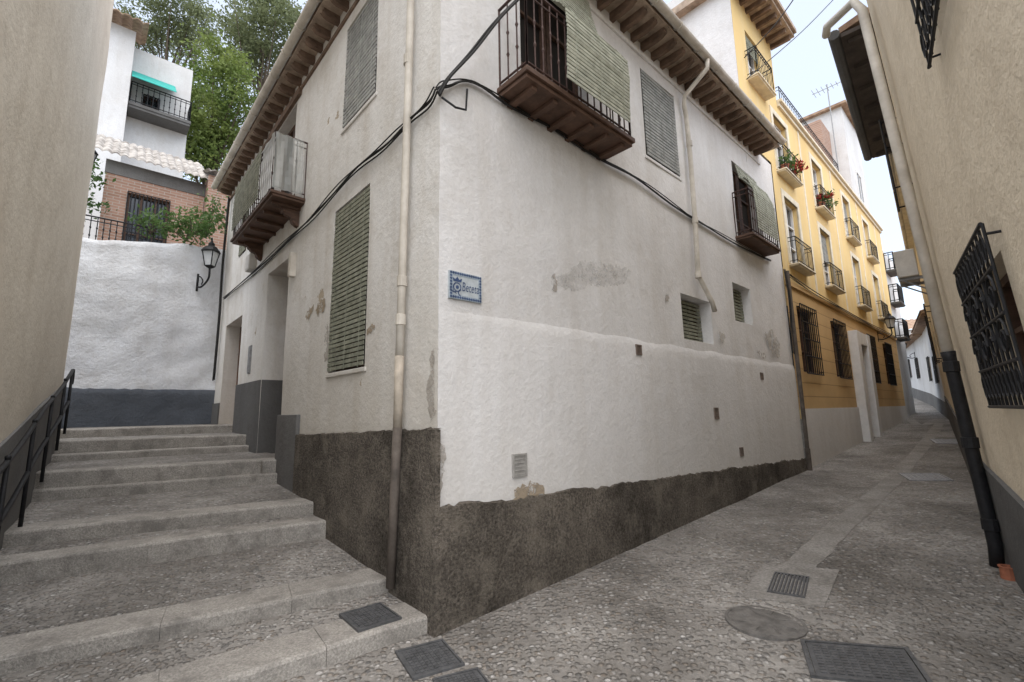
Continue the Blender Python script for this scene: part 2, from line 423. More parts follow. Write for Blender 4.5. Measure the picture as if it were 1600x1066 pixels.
def window(house, fr, r, depth=.18, pane='glass', fmat='wood', blind=None, boff=-.03, mull=1, bars=0, bz=None, fw=.05):
    a, b, c, d = r
    mb = MB().fb(fr, a-.02, b+.02, c-.02, d+.02, -depth-.03, -depth+.005)
    w = mb.build('window', M[pane], house)
    frame_boxes(MB(), fr, (a+.004, b-.004, c+.004, d-.004), fw, -depth+.005, -depth+.055, mull, bars).build('frame', M[fmat], w)
    if blind:
        z0 = bz if bz is not None else c+.01
        slats(MB(), fr, a+.015, b-.015, [(boff, d-.03), (boff+.012, (d+z0)/2), (boff+.02, z0)], .052, .039, .006).build('blind', M[blind], w)
    return w
def door(house, fr, r, depth=.3, mat='door'):
    a, b, c, d = r
    mb = MB().fb(fr, a-.02, b+.02, c-.05, d+.02, -depth-.04, -depth+.005)
    o = mb.build('door', M[mat], house)
    m = (a+b)/2; hh = d-c
    for x0, x1 in ((a+.08, m-.04), (m+.04, b-.08)):
        for z0, z1 in ((c+.12, c+hh*.42), (c+hh*.5, d-.12)):
            MB().fb(fr, x0, x1, z0, z1, -depth+.005, -depth+.025).build('panel', M[mat], o)
    frame_boxes(MB(), fr, (a+.003, b-.003, c, d-.003), .06, -depth+.005, -depth+.06).build('frame', M[mat], o)
    MB().lathe(fr.P(m+.1, c+1.0, -depth+.05), [(.0, -.02), (.025, -.015), (.025, .015), (0, .02)], 8).build('handle', M['steel'], o)
    return o
def rail_mesh(fr, s0, s1, z, h, off, o_in=0, pitch=.11, r=.008, knob=True, sides=True):
    mb = MB()
    corners = [fr.P(s0, 0, o_in), fr.P(s0, 0, off), fr.P(s1, 0, off), fr.P(s1, 0, o_in)]
    if not sides: corners = corners[1:3]
    up = V((0, 0, 1))
    for a, b in zip(corners, corners[1:]):
        for zz, rr in ((z+h, r*1.8), (z+h-.09, r*1.2), (z+.07, r*1.4)):
            mb.tube([a+up*zz, b+up*zz], rr, 6)
        k = max(2, int((b-a).length/pitch))
        for i in range(k+1):
            p = a+(b-a)*i/k; big = i in (0, k)
            mb.tube([p+up*z, p+up*(z+h)], r*(1.6 if big else 1), 6)
            if knob and not big:
                for zz in (z+h*.35, z+h*.62):
                    mb.lathe(p+up*zz, [(r, -.03), (r*2.1, 0), (r, .03)], 6)
    return mb
def balcony(house, fr, s0, s1, z, off, h=.9, slab='wood', rail='rust', th=.1, pitch=.11, r=.008, beams=0, knob=True):
    mb = MB().fb(fr, s0, s1, z, z+th*.45, -.02, off)
    mb.fb(fr, s0-.02, s1+.02, z+th*.45, z+th, -.02, off+.03)
    sl = mb.build('balcony', M[slab], house, bevel=.006)
    for i in range(beams):
        x = s0+(s1-s0)*(i+.5)/beams
        MB().fb(fr, x-.035, x+.035, z-.045, z-.001, -.02, off-.04).build('beam', M[slab], sl, bevel=.006)
    rail_mesh(fr, s0+.02, s1-.02, z+th, h, off-.01, 0, pitch, r, knob).build('railing', M[rail], sl)
    return sl
def grille(fr, r, off, nv, nh, th=.009):
    a, b, c, d = r; mb = MB()
    for i in range(nv):
        x = a+(b-a)*i/(nv-1); mb.tube([fr.P(x, c, off), fr.P(x, d, off)], th, 6)
    for j in range(nh):
        z = c+(d-c)*j/(nh-1); mb.tube([fr.P(a, z, off+.006), fr.P(b, z, off+.006)], th*1.25, 6)
    for x in (a, b):
        for z in (c+.06, d-.06): mb.tube([fr.P(x, z, off), fr.P(x, z, -.02)], th, 6)
    return mb
def leaves(mb, c, rad, n, size, clumps=40, sig=.2, shell=.5):
    c = V(c); cs = []
    for i in range(clumps):
        while True:
            p = V((random.uniform(-1, 1), random.uniform(-1, 1), random.uniform(-1, 1)))
            if shell < p.length < 1: break
        cs.append((c+V((p.x*rad[0], p.y*rad[1], p.z*rad[2])), random.uniform(.6, 1.3)))
    sm = min(rad)*sig
    for i in range(n):
        q, k = random.choice(cs)
        p = q+V((random.gauss(0, 1), random.gauss(0, 1), random.gauss(0, .7)))*sm*k
        a = V((random.gauss(0, 1), random.gauss(0, 1), random.gauss(0, 1))).normalized(); b = a.orthogonal().normalized()
        b = (Matrix.Rotation(random.uniform(0, 6.28), 3, a) @ b)
        w = size*random.uniform(.6, 1.3)
        mb.add([p-a*w, p+b*w*.45, p+a*w, p-b*w*.45], [(0, 1, 2, 3)])
    return cs

# ---------------------------------------------------------------- ground
sb = sorted(set([-400, -150, -60, -20, -8, 45, 60, 100, 200, 400]+[p[0] for p in PROF]+[i*.25 for i in range(-20, 176)]))
wb = [-400, -100, -30, -10, -4]+[-3+i*.25 for i in range(37)]+[8, 15, 40, 120, 400]
mb = MB()
for s in sb:
    for w in wb:
        q = C2+dR*s+nR*w
        mb.v.append(V((q.x, q.y, Hn(q.x, q.y) if -9 < s < 44 and -3 <= w <= 6 else G(s))))
nw = len(wb)
for i in range(len(sb)-1):
    for j in range(nw-1): mb.f.append((i*nw+j, (i+1)*nw+j, (i+1)*nw+j+1, i*nw+j+1))
tag(mb.build('ground', M['pebble'], smooth=True), 'pebble paved street sloping uphill to the right', 'street', None, 'structure')
pp = [gpix(*p) for p in [(1242, 893), (1300, 835), (1360, 782), (1410, 735), (1448, 690), (1470, 655)]]
pp.append(V((14.2, 16.2, H(14.2, 16.2)))); pp.append(V((17.2, 20.2, H(17.2, 20.2)))); pp = cat_path(pp, 14)
mb = MB(); m = len(pp)
for i, p in enumerate(pp):
    t = pp[min(i+1, m-1)]-pp[max(i-1, 0)]; t.z = 0; t.normalize(); wv_ = .13+.03*mnoise.noise(V((i*.4, 0, 0)))
    for k in range(5):
        q = p+V((t.y, -t.x, 0))*wv_*(k-2)/2; mb.v.append(V((q.x, q.y, Hn(q.x, q.y)+.004)))
for i in range(m-1):
    for k in range(4): mb.f.append((i*5+k, (i+1)*5+k, (i+1)*5+k+1, i*5+k+1))
tag(mb.build('drainage_channel', M['slab'], smooth=True), 'smooth stone drainage strip down the pebble street', 'paving', None, 'structure')

# ---------------------------------------------------------------- stairway
ST_ = [(676, 960, .12, .13, 53), (615, 905, .235, .30, 59), (517, 812, .48, .49, 59), (497, 785, .62, .685, 62), (440, 740, .815, .83, 63),
       (437, 716, 1.0, 1.02, 62), (392, 697, 1.12, 1.14, 55), (388, 678, 1.29, 1.30, 55), (365, 664, 1.44, 1.44, 52)]
stair = thing('stone_stairway', 'broad stone steps with pebble treads climbing the lane left of the white house', 'stairs', (-2.2, 4.2, 0))
lines = []
for px, py, z, zb, az in ST_:
    t, _ = L.pix(px, py)
    r0 = C2+dL*t
    a = math.radians(az); d = V((-math.sin(a), -math.cos(a)))
    k = (LW.o-r0).dot(LW.n)/d.dot(LW.n)
    lines.append((r0-d*.12, r0+d*(k+.1), d))
lines.append((C2+dL*12, LW.o+LW.d*9, lines[-1][2]))
zprev = 0.
for i, (px, py, z, zb, az) in enumerate(ST_):
    r, l, d = lines[i]; r2, l2, _ = lines[i+1]
    fw = V((-d.y, d.x)); fw = fw if fw.dot(dL) > 0 else -fw
    dep = .34 if i in (0, 1, 3) else .26
    if i == 8: dep = .3
    mb = MB()
    nr, nl = r+fw*dep, l+fw*dep
    mb.zprism([nr-fw*.02, nl-fw*.02, l2+fw*.05, r2+fw*.05], -.3, z, [z-.006, z-.006, zb, zb])
    stp = mb.build('step', M['pebble2'], stair)
    if i == 8: stp['label'] = 'pebble landing at the top of the steps'
    zlo = zprev-.06
    cuts = [0, random.uniform(.25, .42), random.uniform(.58, .75), 1]
    for c0, c1 in zip(cuts, cuts[1:]):
        g0 = .0004; nsub = 12; js = random.uniform(-.004, .004)
        P0 = [r.lerp(l, c0+g0+(c1-c0-2*g0)*q/nsub) for q in range(nsub+1)]
        wob = [.014*mnoise.noise(V((p.x*2.2, p.y*2.2, i*3.1)))+.007*mnoise.noise(V((p.x*7, p.y*7, i)))+js for p in P0]
        wz = [.009*mnoise.noise(V((p.x*1.6, p.y*1.6, i*5.3)))+js*.5 for p in P0]
        mb = MB(); bv = .022
        for p, w_, z_ in zip(P0, wob, wz):
            f = p-fw*w_; e = p+fw*dep
            for (q, h) in ((f, zlo), (f, z+z_-bv), (f+fw*bv*.35, z+z_-bv*.35), (f+fw*bv, z+z_), (e, z+z_*.5), (e, zlo)):
                mb.v.append(V((q.x, q.y, h)))
        for q in range(nsub):
            for h in range(5): mb.f.append((q*6+h, (q+1)*6+h, (q+1)*6+h+1, q*6+h+1))
        mb.f += [tuple(range(6)), tuple(range(nsub*6, nsub*6+6))[::-1]]
        mb.build('edging_stone', M['stone'], stp)
    zprev = zb

# ---------------------------------------------------------------- white corner house
HW = thing('white_corner_house', 'white plastered two storey corner house with dark rough plinth', 'house', (C2.x, C2.y, 0))
rWg = L.rect((522, 330), (580, 288), (568, 573), (514, 584))
rWu = L.rect((543, 40), (597, -25), (583, 150), (536, 205))
rD1 = L.rect((416, 432), (455, 400), (437, 655), (408, 655)); rD1 = (rD1[0], rD1[1], .98, rD1[3])
rD2 = L.rect((352, 512), (380, 490), (366, 660), (343, 660)); rD2 = (rD2[0], min(rD2[1], 8.6), 1.40, rD2[3])
rBd = (4.15, 5.35, 4.7, 6.6)
rSm = (7.0, 7.6, 4.9, 6.1)
wallL = wall(MB(), L, 0, 9.02, -.3, 7.0, [rWg+(.16,), rWu+(.14,), rD1+(.42,), rD2+(.35,), rBd+(.22,), rSm+(.15,)]).build('wall', M['w_left'], HW)
rB1 = (1.0, 2.15, 4.75, 6.75)
rW1 = R.rect((1002, 108), (1052, 150), (1062, 280), (1008, 240))
rB2 = R.rect((1145, 250), (1180, 285), (1190, 400), (1152, 385)); rB2 = (rB2[0], rB2[1], 4.66, rB2[3])
rs1 = R.rect((1065, 462), (1112, 470), (1112, 540), (1067, 527)); rs2 = R.rect((1145, 443), (1175, 452), (1173, 508), (1148, 500))
wall(MB(), R, 0, 8.8, -.3, 7.0, [rB1+(.22,), rW1+(.12,), rB2+(.2,), rs1+(.3,), rs2+(.26,)]).build('wall', M['w_right'], HW)
zl = min(rs1[2], 2.5)-.004
LO = .024
lth = lambda s: LO*max(.1, min(1, (s-.2)/.9))
mb = MB(); N_ = 90; rows = 9
for i in range(N_+1):
    s = 8.8*i/N_
    ztop = zl-.17+.03*mnoise.noise(V((s*1.7, 7, 0)))+.012*mnoise.noise(V((s*6, 2, 0)))
    for j in range(rows+1):
        z = -.3+(ztop+.3)*j/rows
        mb.v.append(R.P(s, z, lth(s)+sd_(R, s, z, 0, .012)))
    for dz, kf in ((.045, .82), (.10, .42)):
        mb.v.append(R.P(s, ztop+dz, lth(s)*kf+sd_(R, s, ztop+dz, 0, .012)))
    mb.v.append(R.P(s, ztop+.165, -.014))
rr = rows+4
for i in range(N_):
    for j in range(rr-1): mb.f.append((i*rr+j, (i+1)*rr+j, (i+1)*rr+j+1, i*rr+j+1))
mb.build('lower_wall', M['w_low'], HW, smooth=True)
mb = MB()
N_ = 180; top = lambda s: .875+(.55-.875)*s/8.8+.035*mnoise.noise(V((s*2.2, 0, 0)))+.028*mnoise.noise(V((s*9, 4, 0)))+.018*mnoise.noise(V((s*23, 8, 0)))
rows = 8
for i in range(N_+1):
    s = -.045+8.845*i/N_
    for j in range(rows+1):
        z = -.3+(top(s)+.3)*j/rows; p = R.P(s, z)
        mb.v.append(R.P(s, z, .044+sd_(R, s, z, 0, .012)+.008*mnoise.noise(p*6)*min(1, max(0, s*4))))
    mb.v.append(R.P(s, top(s)+.012, .01))
rr = rows+2
for i in range(N_):
    for j in range(rr-1): mb.f.append((i*rr+j, (i+1)*rr+j, (i+1)*rr+j+1, i*rr+j+1))
mb.build('plinth', M['stucco'], HW)
tP, zP = L.pix(468, 680)
mb = MB()
N_ = 70; topl = lambda s: 1.47+(zP-1.47)*s/tP+.015*mnoise.noise(V((s*4, 3, 0)))+.018*mnoise.noise(V((s*15, 3, 3)))
for i in range(N_+1):
    s = -.044+(tP+.044)*i/N_
    for j in range(9):
        z = -.3+(topl(s)+.3)*j/8; p = L.P(s, z)
        mb.v.append(L.P(s, z, .045+sd_(L, s, z, 0, .012)+.006*mnoise.noise(p*6)*min(1, max(0, s*4))))
    mb.v.append(L.P(s, topl(s)+.01, -.01))
for i in range(N_):
    for j in range(9): mb.f.append((i*10+j, (i+1)*10+j, (i+1)*10+j+1, i*10+j+1))
mb.quad(L.P(-.044, -.3, .045), L.P(-.044, topl(0), .045), L.P(-.044, topl(0), -.0), L.P(-.044, -.3, -.0))
mb.quad(L.P(-.044, topl(0), .045), L.P(.05, topl(0), .045), L.P(.05, topl(0)+.01, 0), L.P(-.044, topl(0)+.01, 0))
mb.build('plinth', M['stucco'], HW)
t1, z1 = L.pix(465, 648)
MB().fb(L, tP+.002, rD1[0]-.003, .2, z1, -.01, .05).build('plinth', M['grey_mid'], HW, bevel=.008)
zq = L.pix(415, 592)[1]
MB().fb(L, rD1[1]+.003, rD2[0]-.003, .7, zq, -.01, .03).build('plinth', M['grey_pl'], HW, bevel=.008)
MB().fb(L, rD1[1]-.012, rD1[1]+.01, .7, zq, -.40, -.004).build('plinth', M['grey_pl'], HW)
MB().fb(L, rD2[1]+.003, 9.0, .9, zq-.3, -.01, .03).build('plinth', M['grey_pl'], HW)
MB().fb(L, rD1[0]-.1, rD1[1]+.25, .80, .99, -.42, .22).build('doorstep', M['stone'], HW, bevel=.012)
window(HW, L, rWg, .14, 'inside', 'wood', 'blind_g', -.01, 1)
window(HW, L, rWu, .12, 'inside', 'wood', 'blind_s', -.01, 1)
window(HW, L, rSm, .12, 'glass', 'wood', 'blind_g', -.01, 1)
door(HW, L, rD1, .41); door(HW, L, rD2, .33)
def shutter_door(fr, r, dep):
    a, b, c, d = r
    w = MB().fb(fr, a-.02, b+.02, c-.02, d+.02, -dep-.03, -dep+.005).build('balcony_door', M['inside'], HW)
    m = (a+b)/2
    for x0, x1 in ((a+.01, m-.01), (m+.01, b-.01)):
        mb = MB(); frame_boxes(mb, fr, (x0, x1, c+.01, d-.01), .06, -dep+.006, -dep+.05, 0, 2)
        mb.fb(fr, x0+.06, x1-.06, c+.07, c+(d-c)/3, -dep+.006, -dep+.03)
        mb.build('shutter', M['wood'], w)
    return w
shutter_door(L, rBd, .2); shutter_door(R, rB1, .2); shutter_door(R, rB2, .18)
MB().fb(L, rBd[0]-.2, rBd[1]+.3, rBd[3]+.02, rBd[3]+.14, -.02, .05).build('lintel', M['rafter'], HW)
bl = balcony(HW, L, 3.5, 5.95, 4.62, .43, .88, beams=6, th=.075)
slats(MB(), L, 4.15, 5.85, [(.46, 5.60), (.475, 5.2), (.47, 4.80)], .045, .034, .005).build('blind', M['blind_g'], bl)
mb = MB()
for i in range(10):
    for j in range(8):
        def q(i, j): o = .05+.39*i/10; return L.P(3.50-.014*math.sin(i*1.7+j*.6)-.008, 4.73+.84*j/8, o)
        mb.quad(q(i, j), q(i+1, j), q(i+1, j+1), q(i, j+1))
for i in range(6):
    for j in range(8):
        def q(i, j): return L.P(3.50+.64*i/6, 4.73+.84*j/8, .45+.012*math.sin(i*1.9+j*.8))
        mb.quad(q(i, j), q(i+1, j), q(i+1, j+1), q(i, j+1))
mb.build('plastic_cover', M['plastic'], bl, smooth=True)
for s in (3.75, 5.7):
    mb = MB()
    prof = [(-.02, 4.34), (.04, 4.35), (.09, 4.39), (.11, 4.45), (.19, 4.48), (.22, 4.54), (.29, 4.57), (.29, 4.618), (-.02, 4.618)]
    k = len(prof); w = .045
    vs = [L.P(s-w, z, o) for o, z in prof]+[L.P(s+w, z, o) for o, z in prof]
    mb.add(vs, [tuple(range(k)), tuple(range(k, 2*k))[::-1]]+[(i, (i+1) % k, k+(i+1) % k, k+i) for i in range(k)])
    mb.tube([L.P(s-.055, 4.40, .06), L.P(s+.055, 4.40, .06)], .035, 10); mb.tube([L.P(s-.055, 4.53, .21), L.P(s+.055, 4.53, .21)], .028, 10)
    mb.build('bracket', M['wood'], bl, bevel=.006)
b1 = balcony(HW, R, .68, 2.42, 4.66, .40, .9, beams=6)
slats(MB(), R, 1.12, 2.2, [(.03, 6.75), (.07, 6.5), (.14, 6.22), (.25, 5.96), (.37, 5.79), (.47, 5.69), (.53, 5.58), (.545, 5.35), (.52, 4.80)], .042, .033, .005).build('blind', M['blind_y'], b1)
b2 = balcony(HW, R, rB2[0]-.12, rB2[1]+.12, 4.60, .28, .85, th=.08)
slats(MB(), R, rB2[0]+.12, rB2[1]+.02, [(.02, rB2[3]-.05), (.07, rB2[3]-.35), (.2, 5.85), (.29, 5.58), (.315, 5.2), (.31, 4.80)], .045, .034, .005).build('blind', M['blind_y'], b2)
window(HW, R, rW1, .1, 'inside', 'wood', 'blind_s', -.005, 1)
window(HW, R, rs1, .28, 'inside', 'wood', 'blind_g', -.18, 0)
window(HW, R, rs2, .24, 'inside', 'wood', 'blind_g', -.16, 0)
for r, fr in ((rW1, R), (rWu, L), (rWg, L)):
    MB().fb(fr, r[0]-.04, r[1]+.04, r[2]-.05, r[2]-.002, -.05, .018).build('sill', M['w_low' if fr is R else 'w_left'], HW, bevel=.008)
def eave(fr, s0, s1, e, pitch):
    s = s0+.1
    while s < s1-.05:
        mb = MB(); w = .036
        prof = [(-.03, 6.83), (e*.55, 6.83), (e*.75, 6.845), (e*.9, 6.88), (e-.05, 6.905), (e-.05, 6.935), (-.03, 6.935)]
        vs = [fr.P(s-w, z, o) for o, z in prof]+[fr.P(s+w, z, o) for o, z in prof]; k = len(prof)
        mb.add(vs, [tuple(range(k)), tuple(range(k, 2*k))[::-1]]+[(i, (i+1) % k, k+(i+1) % k, k+i) for i in range(k)])
        mb.build('rafter', M['rafter'], HW, bevel=.006)
        s += pitch+random.uniform(-.02, .02)
ER, EL = .42, .26
eave(R, -.1, 8.05, ER, .27); eave(L, -.1, 9.1, EL, .31)
for fr, s0, s1, e in ((R, -.4, 8.05, ER), (L, -.4, 9.2, EL)):
    MB().fb(fr, s0, s1, 6.937, 6.965, -.03, e).build('soffit', M['soffit'], HW)
    MB().fb(fr, .0, s1, 6.70, 6.76, -.01, .025).build('moulding', M['rafter'] if fr is L else M['w_right'], HW, bevel=.008)
    mb = MB(); cols = int((s1-s0)/.05); prevs = None
    for i in range(cols+1):
        s = s0+(s1-s0)*i/cols; zz = .035*abs(math.sin(math.pi*s/.2))
        row = []
        for o, z in ((e+.06, 6.975), (-1.5, 7.62), (-3.6, 8.5)):
            if s < -o: o2 = max(o, -s) if s > 0 else e+.06; z = 6.975+(e+.06-o2)*.37; o = o2
            row.append(fr.P(s, z+zz, o))
        if prevs:
            for a in range(2): mb.quad(prevs[a], row[a], row[a+1], prevs[a+1])
        prevs = row
    mb.build('roof', M['tile'], HW)
    mb = MB(); g0 = s0-.04; n_ = 10
    prof = [(.062*math.cos(math.pi+math.pi*k/n_), .062*math.sin(math.pi+math.pi*k/n_)) for k in range(n_+1)]
    prof += [(x*.9, z*.9) for x, z in prof[::-1]]
    k = len(prof)
    vs = [fr.P(g0, 7.02+z, e+.068+x) for x, z in prof]+[fr.P(s1, 7.02+z, e+.068+x) for x, z in prof]
    mb.add(vs, [(i, (i+1) % k, k+(i+1) % k, k+i) for i in range(k)]+[tuple(range(k)), tuple(range(k, 2*k))[::-1]])
    gs = g0+.4
    while gs < s1:
        mb.tube([fr.P(gs, 7.02+.068*math.sin(math.pi+math.pi*q/8), e+.068+.068*math.cos(math.pi+math.pi*q/8)) for q in range(9)], .01, 6); gs += .62
    mb.build('gutter', M['pvc'], HW)
def collar(p, r, mat, parent):
    MB().lathe(p, [(r, -.05), (r+.01, -.045), (r+.01, .045), (r, .05)], 12).build('collar', M[mat], parent)
PR = .036
a, z = L.pix(628, 440, .08); b, zb = L.pix(612, 893, .08); am = L.pix(624, 560, .08)
at = L.pix(641, 30, .08)
mb = MB().tube([L.P(at[0], 6.98, EL+.06), L.P(at[0], 6.86, EL+.05), L.P(at[0], 6.66, .12), L.P(at[0], 6.55, .08), L.P(at[0], at[1], .08), L.P(a, z, .08), L.P(am[0], am[1], .08)], PR, 12)
dp = mb.build('downpipe', M['pvc'], HW, smooth=True)
for p in (L.pix(638, 95, .08), (a, z), L.pix(626, 500, .08)): collar(L.P(p[0], p[1], .08), PR, 'pvc', dp)
am2 = L.pix(621, 672, .08)
MB().tube([L.P(am[0], am[1]+.02, .08), L.P(am2[0], am2[1], .08)], [PR+.004, PR], 12).build('downpipe', M['pipe_dirty'], HW, smooth=True)
MB().tube([L.P(am2[0], am2[1]+.02, .08), L.P(b, zb-.12, .09)], [PR+.004, PR], 12).build('downpipe', M['pipe_dark'], HW, smooth=True)
P1 = R.pix(1066, 128, .08)
path = [R.P(P1[0]+.02, 6.96, ER+.07), R.P(P1[0]+.02, 6.82, ER+.06), R.P(P1[0], 6.55, .1), R.P(P1[0], 6.4, .08)]
for p in ((1072, 180), (1079, 250), (1086, 345), (1091, 430), (1113, 473), (1117, 487)):
    q = R.pix(p[0], p[1], .08); path.append(R.P(q[0], q[1], .08))
dp = MB().tube(path, PR, 12).build('downpipe', M['pvc'], HW, smooth=True)
for p in ((1077, 225), (1086, 345), (1091, 430)):
    q = R.pix(p[0], p[1], .08); collar(R.P(q[0], q[1], .08), PR, 'pvc', dp)
MB().tube([R.P(8.83, .28, .08), R.P(8.83, .75, .08)], .05, 10).tube([R.P(8.83, .75, .08), R.P(8.83, 4.5, .08)], .04, 10).build('downpipe', M['pipe_dark'], HW)
def vent(px, py, w, h, mat, fr=R):
    s, z = fr.pix(px, py, LO)
    off = LO+sd_(R, s, z, 0, .012)+.002
    mb = frame_boxes(MB(), fr, (s-w/2, s+w/2, z-h/2, z+h/2), .018, off-.02, off+.012)
    k = 5
    for i in range(k):
        zz = z-h/2+.02+(h-.04)*i/k
        mb.box8([fr.P(s-w/2+.02, zz, off-.012), fr.P(s+w/2-.02, zz, off-.012), fr.P(s+w/2-.02, zz, off+.008), fr.P(s-w/2+.02, zz, off+.008)]+
                [fr.P(s-w/2+.02, zz+.018, off-.014), fr.P(s+w/2-.02, zz+.018, off-.014), fr.P(s+w/2-.02, zz+.006, off+.008), fr.P(s-w/2+.02, zz+.006, off+.008)])
    mb.fb(fr, s-w/2+.01, s+w/2-.01, z-h/2+.01, z+h/2-.01, off-.02, off+.0045)
    mb.build('vent', M[mat], HW)
vent(812, 727, .17, .2, 'vent'); vent(997, 547, .12, .13, 'vent_b'); vent(1119, 646, .14, .17, 'vent_b'); vent(1158, 706, .13, .14, 'vent_b'); vent(1190, 588, .13, .13, 'vent_b')
patch(HW, R, [(866, 440), (885, 424), (905, 412), (930, 408), (955, 414), (985, 424), (975, 440), (952, 448), (925, 446), (905, 452), (880, 452)], M['patch_g'], rag=.03)
patch(HW, R, [(862, 432), (868, 430), (870, 452), (864, 458)], M['patch'], .009)
patch(HW, R, [(1192, 522), (1204, 516), (1216, 540), (1216, 560), (1204, 552)], M['patch'], .03, rag=.03)
patch(HW, R, [(1120, 518), (1130, 522), (1128, 538), (1121, 534)], M['patch'], .03)
patch(HW, R, [(797, 768), (806, 760), (814, 757), (828, 753), (845, 757), (848, 768), (840, 774), (836, 782), (815, 788), (800, 784)], M['patch_t'], .033, rag=.028)
patch(HW, R, [(1038, 462), (1043, 458), (1046, 468), (1040, 472)], M['patch'], .009)
patch(HW, R, [(1180, 548), (1192, 552), (1196, 562), (1184, 556)], M['patch'], .03)
patch(HW, R, [(684, 690), (694, 700), (692, 740), (688, 770), (684, 780)], M['patch'], .014)
patch(HW, L, [(495, 480), (503, 470), (510, 466), (508, 484), (498, 494)], M['patch_t'], rag=.03); patch(HW, L, [(478, 494), (484, 482), (491, 477), (491, 484), (483, 500)], M['patch_t'], rag=.02)
patch(HW, L, [(574, 514), (582, 507), (588, 505), (588, 514), (575, 524)], M['patch_t'], rag=.02)
patch(HW, L, [(509, 510), (514, 500), (514, 560), (507, 565)], M['patch'], rag=.02)
patch(HW, L, [(672, 560), (680, 540), (681, 640), (674, 660), (668, 620)], M['patch'], .008, rag=.025)
def sbox(px, py, w, h, dpt, mat, name='meter_box', fr=L):
    s, z = fr.pix(px, py); mb = MB().fb(fr, s-w/2, s+w/2, z-h/2, z+h/2, -.01, dpt)
    mb.fb(fr, s-w/2+.02, s+w/2-.02, z-h/2+.02, z+h/2-.02, dpt-.002, dpt+.008); mb.build(name, M[mat], HW, bevel=.006)
sbox(398, 412, .3, .3, .12, 'ac'); sbox(461, 415, .1, .36, .08, 'pvc'); sbox(391, 562, .18, .5, .02, 'steel', 'intercom_panel')

# ---------------------------------------------------------------- street sign
a, b, c, d = R.rect((700, 424), (751, 433), (749, 475), (699, 466))
sg = thing('street_sign', 'blue and white tiled street name sign by the house corner', 'street sign', tuple(R.P((a+b)/2, c, .01)))
MB().fb(R, a, b, c, d, -.02, .022).build('panel', M['tilewhite'], sg, bevel=.003)
w = .034; frame_boxes(MB(), R, (a+.002, b-.002, c+.002, d-.002), w, .022, .0245).build('border', M['tilepale'], sg)
mb = MB()
def dia(s, z, r):
    mb.add([R.P(s-r, z, .0262), R.P(s, z-r, .0262), R.P(s+r, z, .0262), R.P(s, z+r, .0262)], [(0, 1, 2, 3)])
k = 14
for i in range(k):
    s = a+w/2+(b-a-w)*i/(k-1)
    for z in (c+w/2, d-w/2): dia(s, z, .013)
for i in range(1, 8):
    z = c+w/2+(d-c-w)*i/8
    for s in (a+w/2, b-w/2): dia(s, z, .013)
mb.build('border_motif', M['tileblue'], sg)
W_ = b-a; Hh = d-c; ex, ez = a+W_*.235, c+Hh*.43; mb = MB()
def ring(cx, cz, r0, r1, a0=0, a1=6.2832, n=20, o=.0255):
    for i in range(n):
        t0 = a0+(a1-a0)*i/n; t1_ = a0+(a1-a0)*(i+1)/n
        mb.quad(*[R.P(cx+r*math.cos(t), cz+r*math.sin(t), o) for r, t in ((r0, t0), (r1, t0), (r1, t1_), (r0, t1_))])
rr_ = Hh*.17
ring(ex, ez, rr_*.78, rr_); ring(ex, ez, 0.001, rr_*.4)
ring(ex+rr_*.9, ez-rr_*1.1, rr_*.5, rr_*.75, 1.5, 4.6); ring(ex-rr_*.8, ez-rr_*.3, rr_*.7, rr_*.95, 3.2, 5.6); ring(ex+rr_*.2, ez-rr_*.2, rr_*1.2, rr_*1.35, 2.0, 4.4)
mb.add([R.P(ex+x*rr_, ez+z*rr_, .0255) for x, z in ((-1, 1.15), (1, 1.15), (1.2, 2.0), (.5, 1.6), (0, 2.25), (-.5, 1.6), (-1.2, 2.0))], [(0, 1, 2, 3, 4, 5, 6)])
mb.build('crest', M['tileblue'], sg)
cu = bpy.data.curves.new('txt', 'FONT'); cu.body = 'Beteta'; cu.size = 1; cu.align_x = 'LEFT'; cu.shear = .18; cu.space_character = 1.08
to = bpy.data.objects.new('txt', cu); COL.objects.link(to)
bpy.context.view_layer.update()
tm = bpy.data.meshes.new_from_object(to.evaluated_get(bpy.context.evaluated_depsgraph_get()))
xs = [v.co.x for v in tm.vertices]
sc = W_*.52/(max(xs)-min(xs)); mb = MB()
mb.add([R.P(a+W_*.385+(v.co.x-min(xs))*sc, c+Hh*.33+v.co.y*sc*1.75, .0255) for v in tm.vertices], [tuple(p.vertices) for p in tm.polygons])
mb.build('lettering', M['tileblue'], sg)
bpy.data.objects.remove(to); bpy.data.curves.remove(cu); bpy.data.meshes.remove(tm)

# ---------------------------------------------------------------- cables
def cables(name, label, pts, k, r, spread):
    mb = MB(); pts = cat_path(pts, 8)
    for i in range(k):
        o = V((random.uniform(-1, 1), random.uniform(-1, 1), random.uniform(-1, 1)))*spread; ph = random.uniform(0, 9)
        mb.tube([p+o+V((0, 0, math.sin(j*.35+ph)*spread*.8)) for j, p in enumerate(pts)], r*random.uniform(.7, 1.2), 6)
    return tag(mb.build(name, M['cable'], smooth=True), label, 'cable')
lp = [L.W(x, y, .045) for x, y in ((350, 467), (395, 427), (440, 385), (480, 348), (520, 303), (560, 262), (600, 228), (640, 190), (668, 162))]
cn = R.P(-.05, lp[-1].z+.02, .05)
rp = [cn]+[R.W(x, y, .045) for x, y in ((700, 133), (735, 128), (790, 160), (835, 185), (880, 212), (940, 248), (1000, 283), (1060, 325), (1100, 352), (1150, 380), (1205, 408))]
cables('cable_bundle', 'black cable bundle along the lane side of the white house', lp+[cn+V((-.02, -.02, -.01))], 4, .008, .018)
cables('cable_bundle', 'black cable bundle sagging under the balconies of the white house', rp, 4, .008, .02)
